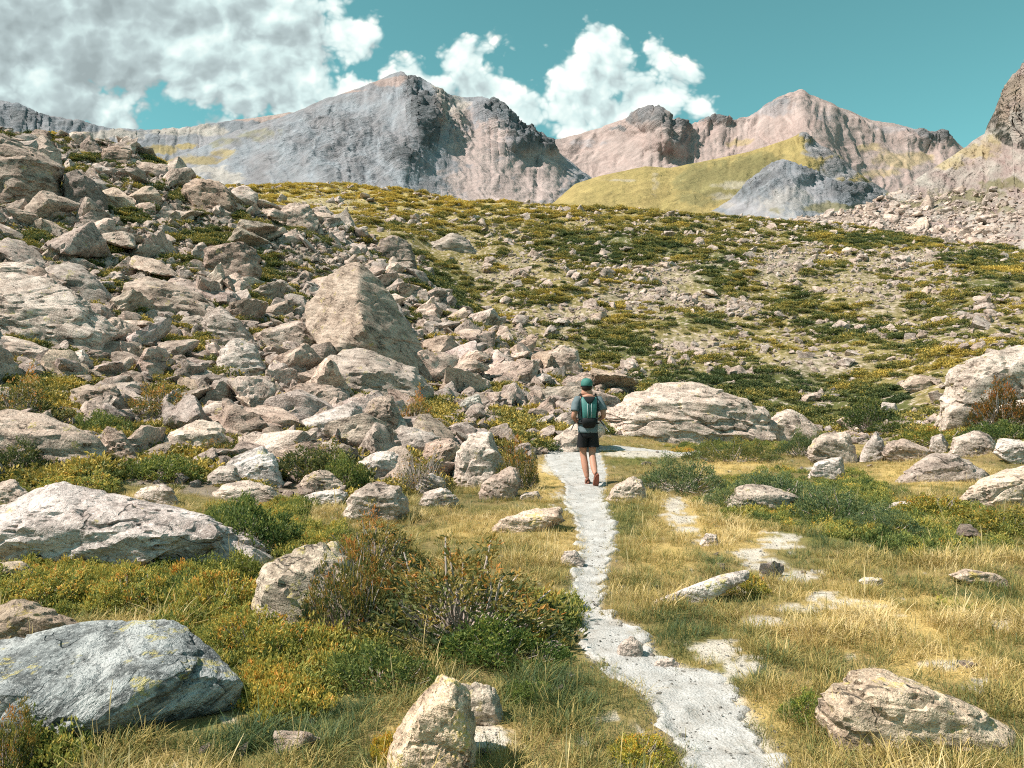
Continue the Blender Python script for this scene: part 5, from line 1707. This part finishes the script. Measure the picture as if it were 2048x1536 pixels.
def scatter_grass():
    x, d, z, px, py, u = sample_ground(56000, 2.7, 22, (-150, 2200), 1.3)
    p2 = np.stack([x, d, np.zeros_like(x)], -1)
    n = fbm(p2 * .9, 4, .6)
    n2 = fbm(p2 * 3.0 + 7, 3)
    bare = ell(px, py, BARE)
    dry = ell(px, py, DRY)
    gr = ell(px, py, GREEN)
    carpet = ell(px, py, CARPET)
    left = sstep(px, 750, 350)
    dens = .80 + .5 * n2 - 1.5 * sstep(bare + .4 * n2, .2, .55) - .5 * sstep(fbm(p2 * 1.7 + 30, 3), .15, .5) - .6 * sstep(carpet, .3, .7) - .35 * left
    pm = path_mask(x, d)
    keep = ~on_left(px, d) & (d < 21) & (RNG.uniform(0, 1, len(x)) < dens) & (pm + .12 * n2 < .035) & off_rocks(x, d) & hiker_clear(x, d)
    keep &= ~on_hill(px, d)
    x, d, z, px, py, n, n2, dry, gr, pm, bare = [a[keep] for a in (x, d, z, px, py, n, n2, dry, gr, pm, bare)]
    m = len(x)
    tint = -.02 + .24 * dry - .42 * gr + .50 * n + .20 * n2 + RNG.normal(0, .11, m)
    short = np.where(d > 12, .75, 1.0) * (1 - .35 * sstep(pm, -.35, -.02)) * (1 - .4 * bare)
    size = RNG.uniform(.45, 1.0, m) * short * np.clip(1.0 + .6 * n + .9 * np.clip(n2, 0, 1), .45, 2.1)
    S = np.stack([size * RNG.uniform(.9, 1.5, m), size * RNG.uniform(.9, 1.5, m), size], -1)
    R = np.stack([RNG.normal(0, .16, m), RNG.normal(.06, .16, m), RNG.uniform(0, 6.28, m)], -1)
    pid = np.where(RNG.uniform(0, 1, m) < .84, RNG.integers(0, 5, m), RNG.integers(5, 8, m))
    instancer('grass', np.stack([x, d, z], -1), R, S, pid, tint, PC_GRASS, 'dry golden and green meadow grass of the foreground')
    print('grass', m)


scatter_grass()


PC_PEBBLE = bpy.data.collections.new('pebble_kinds')
PEB = rock_mat('pale_pebble', (0.33, 0.30, 0.27), (0.44, 0.42, 0.39), (0.54, 0.525, 0.50), tex=1.2, bump=0.05)
for k in range(6):
    rs = np.random.default_rng(700 + k)
    V, Fc = rock_shape(rand_hull(rs, rs.uniform(.5, .85)), 2, 720 + k, .9)
    V = V / (np.ptp(V[:, :2], axis=0).max())
    PC_PEBBLE.objects.link(bpy.data.objects.new('pebble_%c' % (97 + k), rock_mesh(V, Fc, PEB, 'pebble_%c' % (97 + k))))


def pebbles():
    x, d, z, px, py, u = sample_ground(60000, 2.4, 20, (850, 2100), 1.7)
    pm = path_mask(x, d)
    b = ell(px, py, BARE)
    n = fbm(np.stack([x * 2.2, d * 2.2, np.zeros_like(x)], -1), 3)
    keep = (pm > -.09) | (RNG.uniform(0, 1, len(x)) < sstep(b + .3 * n, .35, .7) * .7)
    keep &= ~((pm > .05) & (RNG.uniform(0, 1, len(x)) < .55 - .5 * n)) & ~on_hill(px, d) & ~on_left(px, d) & off_rocks(x, d, .9)
    x, d, z, pm = [a[keep] for a in (x, d, z, pm)]
    m = len(x)
    size = np.clip(.006 * (1 - RNG.uniform(0, .99, m)) ** (-1 / 2.2), .006, .04) * (.7 + .05 * d)
    S = np.stack([size, size * RNG.uniform(.7, 1, m), size * RNG.uniform(.5, .9, m)], -1)
    R = np.stack([RNG.normal(0, .3, m), RNG.normal(0, .3, m), RNG.uniform(0, 6.28, m)], -1)
    instancer('pebbles', np.stack([x, d, z + .024 * (pm > .02)], -1), R, S, RNG.integers(0, 6, m), RNG.uniform(0, 1, m), PC_PEBBLE, 'pale pebbles and grit on the path')
    print('pebbles', m)


pebbles()

# ------------------------------------------------------------------ the hiker
SKIN = plain('skin', (0.40, 0.20, 0.135), 0.6, 0.12, 25, 0.35)
SHIRT = plain('teal_grey_shirt', (0.115, 0.15, 0.165), 0.85, 0.35, 18)
SHORTS = plain('black_shorts', (0.012, 0.012, 0.014), 0.75, 0.3, 30)
CAPM = plain('teal_cap', (0.045, 0.155, 0.135), 0.7, 0.2, 30)
PACKM = plain('teal_pack', (0.04, 0.155, 0.145), 0.6, 0.25, 30, 0.4)
BLACK = plain('black_webbing', (0.010, 0.011, 0.012), 0.7, 0.3, 40)
GREYF = plain('grey_trim', (0.30, 0.36, 0.36), 0.7, 0.2, 30)
HAIR = plain('dark_hair', (0.030, 0.020, 0.014), 0.6, 0.4, 80)
SHOE = plain('brown_shoe', (0.17, 0.075, 0.05), 0.8, 0.4, 40)
SOLE = plain('red_brown_sole', (0.26, 0.095, 0.065), 0.85, 0.35, 60)
METAL = plain('dark_pole', (0.03, 0.03, 0.033), 0.35, 0.2, 40, 0.5)


def loft(rings, k=20, cap=True):
    """rings: (cx,cy,cz, rx, ry) horizontal ellipses, or with a 6th item: tangent vector for a tilted ring"""
    V, Fc = [], []
    an = np.linspace(0, 2 * np.pi, k, endpoint=False)
    n = len(rings)
    for r in rings:
        c = np.array(r[:3])
        if len(r) > 5:
            t = np.array(r[5], float)
            t /= np.linalg.norm(t)
            s = np.cross(t, [0, 1, 0.01])
            s /= np.linalg.norm(s)
            b = np.cross(s, t)
        else:
            s, b = np.array([1, 0, 0.]), np.array([0, 1, 0.])
        V.append(c + np.outer(np.cos(an) * r[3], s) + np.outer(np.sin(an) * r[4], b))
    V = np.concatenate(V)
    for i in range(n - 1):
        for j in range(k):
            Fc.append((i * k + j, i * k + (j + 1) % k, (i + 1) * k + (j + 1) % k, (i + 1) * k + j))
    if cap:
        V = np.concatenate([V, [np.array(rings[0][:3])], [np.array(rings[-1][:3])]])
        a, z = len(V) - 2, len(V) - 1
        for j in range(k):
            Fc.append((a, (j + 1) % k, j, j))
            Fc.append((z, (n - 1) * k + j, (n - 1) * k + (j + 1) % k, (n - 1) * k + (j + 1) % k))
    return V, np.array(Fc)


def poly_mesh(name, V, Fc, mat, sub=0):
    me = bpy.data.meshes.new(name)
    fl = []
    for f in Fc:
        q = list(dict.fromkeys(int(i) for i in f))
        if len(q) >= 3:
            fl.append(q)
    me.from_pydata([tuple(map(float, v)) for v in V], [], fl)
    me.polygons.foreach_set('use_smooth', [True] * len(me.polygons))
    me.update()
    me.materials.append(mat)
    return me


def limb(path, rad, k=14):
    path = np.array(path, float)
    t = np.gradient(path, axis=0)
    return loft([(*p, *(r if isinstance(r, tuple) else (r, r)), tt) for p, r, tt in zip(path, rad, t)], k)


def ellipsoid(c, r, sub=3):
    v, f = ICO[sub]
    return v * np.array(r) + np.array(c), np.concatenate([f, f[:, 2:]], 1)


def skinned(name, chain_edges, verts, rad, mat, root=0, sub=2):
    """one continuous body grown from its skeleton"""
    me = bpy.data.meshes.new(name)
    me.from_pydata(verts, chain_edges, [])
    o = bpy.data.objects.new(name, me)
    COL.objects.link(o)
    sk = o.modifiers.new('skin', 'SKIN')
    sk.use_smooth_shade = True
    if not me.skin_vertices:
        me.skin_vertices.new()
    sv = me.skin_vertices[0].data
    for i, r in enumerate(rad):
        sv[i].radius = r if isinstance(r, tuple) else (r, r)
        sv[i].use_root = (i == root)
    ss = o.modifiers.new('sub', 'SUBSURF')
    ss.levels = ss.render_levels = sub
    dg = bpy.context.evaluated_depsgraph_get()
    ev = o.evaluated_get(dg)
    m2 = bpy.data.meshes.new_from_object(ev)
    m2.name = name
    bpy.data.objects.remove(o)
    m2.polygons.foreach_set('use_smooth', [True] * len(m2.polygons))
    m2.materials.clear()
    m2.materials.append(mat)
    return m2


def build_hiker():
    hx, hy = 1.262, 12.75
    gz = float(ground_z([hx], [hy])[0]) + .025
    root = empty('person', (hx, hy, gz))
    tag(root, 'hiker in grey-teal shirt and black shorts walking away along the path', 'person')
    # +y is the walking direction, x to the right; heights in metres
    V = [(0, .02, .93), (0, .02, 1.08), (0, .03, 1.26), (0, .01, 1.40), (-.01, .02, 1.47), (-.02, .045, 1.545), (-.02, .05, 1.62), (-.02, .05, 1.685),
         (-.085, .02, .88), (-.075, .10, .50), (-.045, .02, .27), (-.015, -.02, .085),      # left leg, planted
         (.085, .02, .88), (.070, .06, .49), (.082, -.12, .29), (.095, -.26, .17),           # right leg, heel lifted
         (-.165, .01, 1.395), (-.235, -.06, 1.16), (-.245, -.05, 1.10), (-.185, .13, 1.03), (-.15, .20, 1.03),
         (.165, .01, 1.395), (.245, -.06, 1.18), (.255, -.05, 1.12), (.20, .14, 1.06), (.16, .21, 1.06)]
    R = [(.14, .105), (.125, .095), (.145, .10), (.115, .08), (.06, .06), (.072, .085), (.080, .098), (.062, .075),
         (.088, .09), (.056, .060), (.055, .062), (.034, .036),
         (.088, .09), (.056, .060), (.055, .062), (.034, .036),
         (.068, .062), (.046, .046), (.045, .045), (.036, .034), (.028, .028),
         (.068, .062), (.046, .046), (.045, .045), (.036, .034), (.028, .028)]
    E = [(0, 1), (1, 2), (2, 3), (3, 4), (4, 5), (5, 6), (6, 7), (0, 8), (8, 9), (9, 10), (10, 11), (0, 12), (12, 13), (13, 14), (14, 15),
         (3, 16), (16, 17), (17, 18), (18, 19), (19, 20), (3, 21), (21, 22), (22, 23), (23, 24), (24, 25)]
    body = link('body', skinned('body', E, V, R, SKIN), root)
    # hands: palm, four fingers and a thumb closed about the pole grips
    for sx, wx, wz in ((-1, -.15, 1.03), (1, .16, 1.06)):
        c = np.array([wx, .235, wz])
        hv = [tuple(c + np.array([0, -.04, 0])), tuple(c), tuple(c + np.array([-sx * .012, .04, .0]))]
        hr = [.024, (.034, .024), (.036, .022)]
        he = [(0, 1), (1, 2)]
        for q in range(4):
            b = c + np.array([-sx * .012 + sx * 0, .045, .03 - .02 * q])
            f1 = b + np.array([-sx * .025, .022 - .003 * abs(q - 1), 0])
            f2 = f1 + np.array([-sx * .022, -.018, 0])
            f3 = f2 + np.array([sx * .004, -.020, 0])
            i = len(hv)
            hv += [tuple(b), tuple(f1), tuple(f2), tuple(f3)]
            hr += [.010, .0095, .009, .008]
            he += [(2, i), (i, i + 1), (i + 1, i + 2), (i + 2, i + 3)]
        i = len(hv)
        t1 = c + np.array([-sx * .022, .0, .036])
        hv += [tuple(t1), tuple(t1 + np.array([-sx * .022, .022, .008])), tuple(t1 + np.array([-sx * .034, .042, -.004]))]
        hr += [.012, .010, .0085]
        he += [(1, i), (i, i + 1), (i + 1, i + 2)]
        link('hand', skinned('hand', he, hv, hr, SKIN, 1, 1), root)
    # head details
    hd = empty('head', (0, 0, 0))
    hd.parent = root
    for sx in (-1, 1):
        Ve, Fe = ellipsoid((-.02 + sx * .083, .045, 1.60), (.014, .022, .034), 3)
        link('ear', poly_mesh('ear', Ve, Fe, SKIN), hd)
        Ve, Fe = ellipsoid((-.02 + sx * .032, .128, 1.615), (.013, .012, .010), 2)
        link('eye', poly_mesh('eye', Ve, Fe, GREYF), hd)
    Ve, Fe = ellipsoid((-.02, .145, 1.585), (.014, .022, .026), 3)
    link('nose', poly_mesh('nose', Ve, Fe, SKIN), hd)
    Ve, Fe = ellipsoid((-.02, .130, 1.545), (.026, .010, .008), 2)
    link('mouth', poly_mesh('mouth', Ve, Fe, SOLE), hd)
    # short hair below the cap
    hr_ = [(-.02, .030, 1.535, .050, .055), (-.02, .026, 1.56, .078, .082), (-.02, .030, 1.60, .090, .098), (-.02, .035, 1.64, .092, .104)]
    Vh, Fh = loft(hr_, 22)
    link('hair', poly_mesh('hair', Vh, Fh, HAIR), hd)
    cp = [(-.02, .045, 1.605, .094, .112), (-.02, .045, 1.64, .099, .118), (-.02, .045, 1.68, .097, .115), (-.02, .047, 1.715, .083, .099), (-.02, .05, 1.738, .056, .068), (-.02, .05, 1.748, .018, .02)]
    Vc, Fc = loft(cp, 24)
    cap = link('cap', poly_mesh('cap', Vc, Fc, CAPM), root)
    bv, bf = [], []
    for a in np.linspace(-1.15, 1.15, 13):
        for rr, dz in ((.108, .0), (.19, -.018)):
            bv.append((-.02 + rr * .9 * math.sin(a), .045 + rr * math.cos(a), 1.628 + dz - .02 * abs(math.sin(a))))
            bv.append((-.02 + rr * .9 * math.sin(a), .045 + rr * math.cos(a), 1.621 + dz - .02 * abs(math.sin(a))))
    for i in range(12):
        o = i * 4
        bf += [(o, o + 4, o + 6, o + 2), (o + 1, o + 3, o + 7, o + 5), (o + 2, o + 6, o + 7, o + 3)]
    link('brim', poly_mesh('brim', bv, bf, CAPM), cap)
    Vs, Fs = loft([(-.02, .045, 1.598, .095, .113), (-.02, .045, 1.618, .0985, .1175)], 24, False)
    link('cap_strap', poly_mesh('cap_strap', Vs, Fs, BLACK), cap)
    # shirt: torso with sleeves
    T1 = loft([(0, .01, .845, .166, .128), (0, .01, .88, .168, .130), (0, .015, .98, .158, .122), (0, .02, 1.10, .160, .120), (0, .025, 1.22, .178, .124), (0, .015, 1.32, .188, .118), (0, .01, 1.385, .178, .105), (-.005, .012, 1.43, .125, .085), (-.01, .015, 1.465, .072, .070)], 28)
    shl = limb([(-.10, .01, 1.40), (-.165, .008, 1.385), (-.20, -.02, 1.31), (-.222, -.045, 1.22), (-.226, -.05, 1.20)], [.06, .078, .074, .074, .076])
    shr = limb([(.10, .01, 1.40), (.165, .008, 1.385), (.205, -.02, 1.31), (.232, -.045, 1.235), (.236, -.05, 1.215)], [.06, .078, .074, .074, .076])
    Vt, Ft = join([T1, shl, shr])
    p = fbm(Vt * 9, 3) * .010 + fbm(Vt * np.array([14, 14, 6]), 2) * .004
    nrm = Vt * np.array([1, 1, 0])
    nrm /= np.linalg.norm(nrm, axis=1)[:, None] + 1e-6
    link('shirt', poly_mesh('shirt', Vt + nrm * p[:, None], Ft, SHIRT), root)
    # shorts
    S0 = loft([(0, .01, .92, .148, .116), (0, .01, .86, .160, .124), (0, .01, .79, .166, .126), (0, .012, .765, .15, .11)], 26)
    S1 = loft([(-.078, .015, .82, .088, .112), (-.083, .03, .74, .092, .110), (-.086, .05, .66, .094, .108), (-.088, .06, .60, .098, .112)], 18, False)
    S2 = loft([(.078, .015, .82, .088, .112), (.086, .025, .74, .092, .110), (.088, .035, .66, .096, .110), (.090, .04, .605, .104, .116)], 18, False)
    Vs, Fs = join([S0, S1, S2])
    link('shorts', poly_mesh('shorts', Vs, Fs, SHORTS), root)
    # socks and shoes
    for side, ank, yaw, pitch in (('l', np.array([-.015, -.02, .085]), .12, 0.0), ('r', np.array([.098, -.265, .155]), -.12, -1.05)):
        M = Matrix.Rotation(-yaw, 3, 'Z') @ Matrix.Rotation(pitch, 3, 'X')
        up = [(0, -.075, -.055, .030, .018), (0, -.02, -.03, .042, .062)]
        Lr = []
        secs = [(-.085, .026, .040), (-.06, .038, .062), (-.01, .042, .070), (.05, .045, .052), (.11, .050, .038), (.155, .042, .030), (.185, .020, .018)]
        Vq, Fq = [], []
        k = 14
        for yy, wx, hz in secs:
            an = np.linspace(0, 2 * np.pi, k, endpoint=False)
            for a in an:
                zz = math.sin(a)
                Vq.append((wx * math.cos(a), yy, -.072 + (hz * 1.25 * max(zz, 0) + .012 * min(zz, 0)) + .012))
        n = len(secs)
        for i in range(n - 1):
            for j in range(k):
                Fq.append((i * k + j, i * k + (j + 1) % k, (i + 1) * k + (j + 1) % k, (i + 1) * k + j))
        Fq.append(tuple(range(k)))
        Fq.append(tuple(range((n - 1) * k, n * k))[::-1])

        def tr(v):
            return tuple(np.array(M @ Vector(v)) + ank)
        shoe = link('shoe', poly_mesh('shoe', [tr(v) for v in Vq], Fq, SHOE), root)
        Vb, Fb = [], []
        m = 22
        for zz in (-.062, -.086):
            for a in np.linspace(0, 2 * np.pi, m, endpoint=False):
                yy = .05 + .142 * math.sin(a)
                wv = .046 - .008 * math.cos(2 * a) * .5 + .006 * math.sin(a)
                Vb.append((wv * math.cos(a) * (1.05 if zz < -.07 else 1), yy, zz))
        for j in range(m):
            Fb.append((j, (j + 1) % m, m + (j + 1) % m, m + j))
        Fb.append(tuple(range(m)))
        Fb.append(tuple(range(m, 2 * m))[::-1])
        link('sole', poly_mesh('sole', [tr(v) for v in Vb], Fb, SOLE), shoe)
    # ---- the rucksack is a thing of its own, worn on the back
    pk = empty('backpack', (hx, hy, gz))
    tag(pk, 'teal trail-running backpack with black straps on the hiker\'s back', 'backpack')
    ys = -.115

    def shell(sections, k=22, sq=2.8):
        rings = []
        V, Fq = [], []
        an = np.linspace(0, 2 * np.pi, k, endpoint=False)
        for (cx, cy, cz, rx, ry) in sections:
            for a in an:
                c, s = math.cos(a), math.sin(a)
                V.append((cx + rx * math.copysign(abs(c) ** (2 / sq), c), cy + ry * math.copysign(abs(s) ** (2 / sq), s), cz))
        n = len(sections)
        for i in range(n - 1):
            for j in range(k):
                Fq.append((i * k + j, i * k + (j + 1) % k, (i + 1) * k + (j + 1) % k, (i + 1) * k + j))
        Fq.append(tuple(range(k))[::-1])
        Fq.append(tuple(range((n - 1) * k, n * k)))
        return V, Fq
    V1, F1 = shell([(0, ys - .02, 1.05, .100, .045), (0, ys - .035, 1.09, .112, .065), (0, ys - .045, 1.20, .122, .075), (0, ys - .04, 1.32, .132, .065), (0, ys - .02, 1.40, .135, .045), (0, ys, 1.44, .125, .02)])
    link('main_compartment', poly_mesh('main_compartment', V1, F1, PACKM), pk)
    V1, F1 = shell([(0, ys - .01, .93, .075, .03), (0, ys - .03, .96, .105, .055), (0, ys - .045, 1.02, .118, .075), (0, ys - .045, 1.08, .116, .072), (0, ys - .03, 1.12, .10, .05)])
    link('lower_pouch', poly_mesh('lower_pouch', V1, F1, BLACK), pk)
    V1, F1 = shell([(0, ys - .104, 1.33, .012, .012), (0, ys - .100, 1.36, .052, .012), (0, ys - .082, 1.41, .085, .014), (0, ys - .05, 1.445, .10, .02)], 18)
    link('top_panel', poly_mesh('top_panel', V1, F1, BLACK), pk)
    for sx in (-1, 1):
        V1, F1 = limb([(sx * .118, ys - .055, 1.09), (sx * .128, ys - .075, 1.20), (sx * .135, ys - .06, 1.33), (sx * .13, ys - .02, 1.43)], [.009, .010, .010, .009], 10)
        link('side_webbing', poly_mesh('side_webbing', V1, F1, BLACK), pk)
        V1, F1 = limb([(sx * .115, ys - .01, 1.43), (sx * .125, .01, 1.475), (sx * .13, .09, 1.42), (sx * .13, .135, 1.28), (sx * .15, .06, 1.10), (sx * .12, ys, 1.03)], [.018, .020, .022, .022, .018, .014], 10)
        link('shoulder_strap', poly_mesh('shoulder_strap', V1, F1, BLACK), pk)
        V1, F1 = limb([(sx * .034, ys - .108, 1.33), (sx * .030, ys - .119, 1.22), (sx * .036, ys - .110, 1.10)], [.005, .006, .005], 8)
        link('piping', poly_mesh('piping', V1, F1, GREYF), pk)
        V1, F1 = limb([(sx * .10, ys - .03, 1.01), (sx * .17, -.02, 1.00), (sx * .16, .08, .99), (sx * .06, .15, .985)], [.014, .016, .014, .012], 10)
        link('hip_belt', poly_mesh('hip_belt', V1, F1, BLACK), pk)
    V1, F1 = limb([(0, ys - .115, 1.35), (0, ys - .124, 1.22), (0, ys - .112, 1.11)], [.004, .005, .004], 8)
    link('zip', poly_mesh('zip', V1, F1, BLACK), pk)
    # ---- trekking poles carried in the hands, tips trailing back and outwards
    for lab, a, b in (('thin dark trekking pole carried in the hiker\'s left hand', (-.165, .30, 1.06), (-.315, -.42, .915)), ('thin dark trekking pole carried in the hiker\'s right hand', (.180, .30, 1.09), (.285, -.42, .90))):
        pr = empty('trekking_pole', (hx, hy, gz))
        tag(pr, lab, 'trekking pole', 'trekking poles of the hiker')
        a, b = np.array(a), np.array(b)
        V1, F1 = limb([a, a * .5 + b * .5, b], [.011, .010, .0085], 8)
        link('shaft', poly_mesh('shaft', V1, F1, METAL), pr)
        dv = (a - b) / np.linalg.norm(a - b)
        V1, F1 = limb([a - dv * .08, a, a + dv * .05], [.016, .018, .015], 10)
        link('grip', poly_mesh('grip', V1, F1, BLACK), pr)
        V1, F1 = limb([b, b - dv * .05], [.006, .003], 8)
        link('tip', poly_mesh('tip', V1, F1, GREYF), pr)


build_hiker()
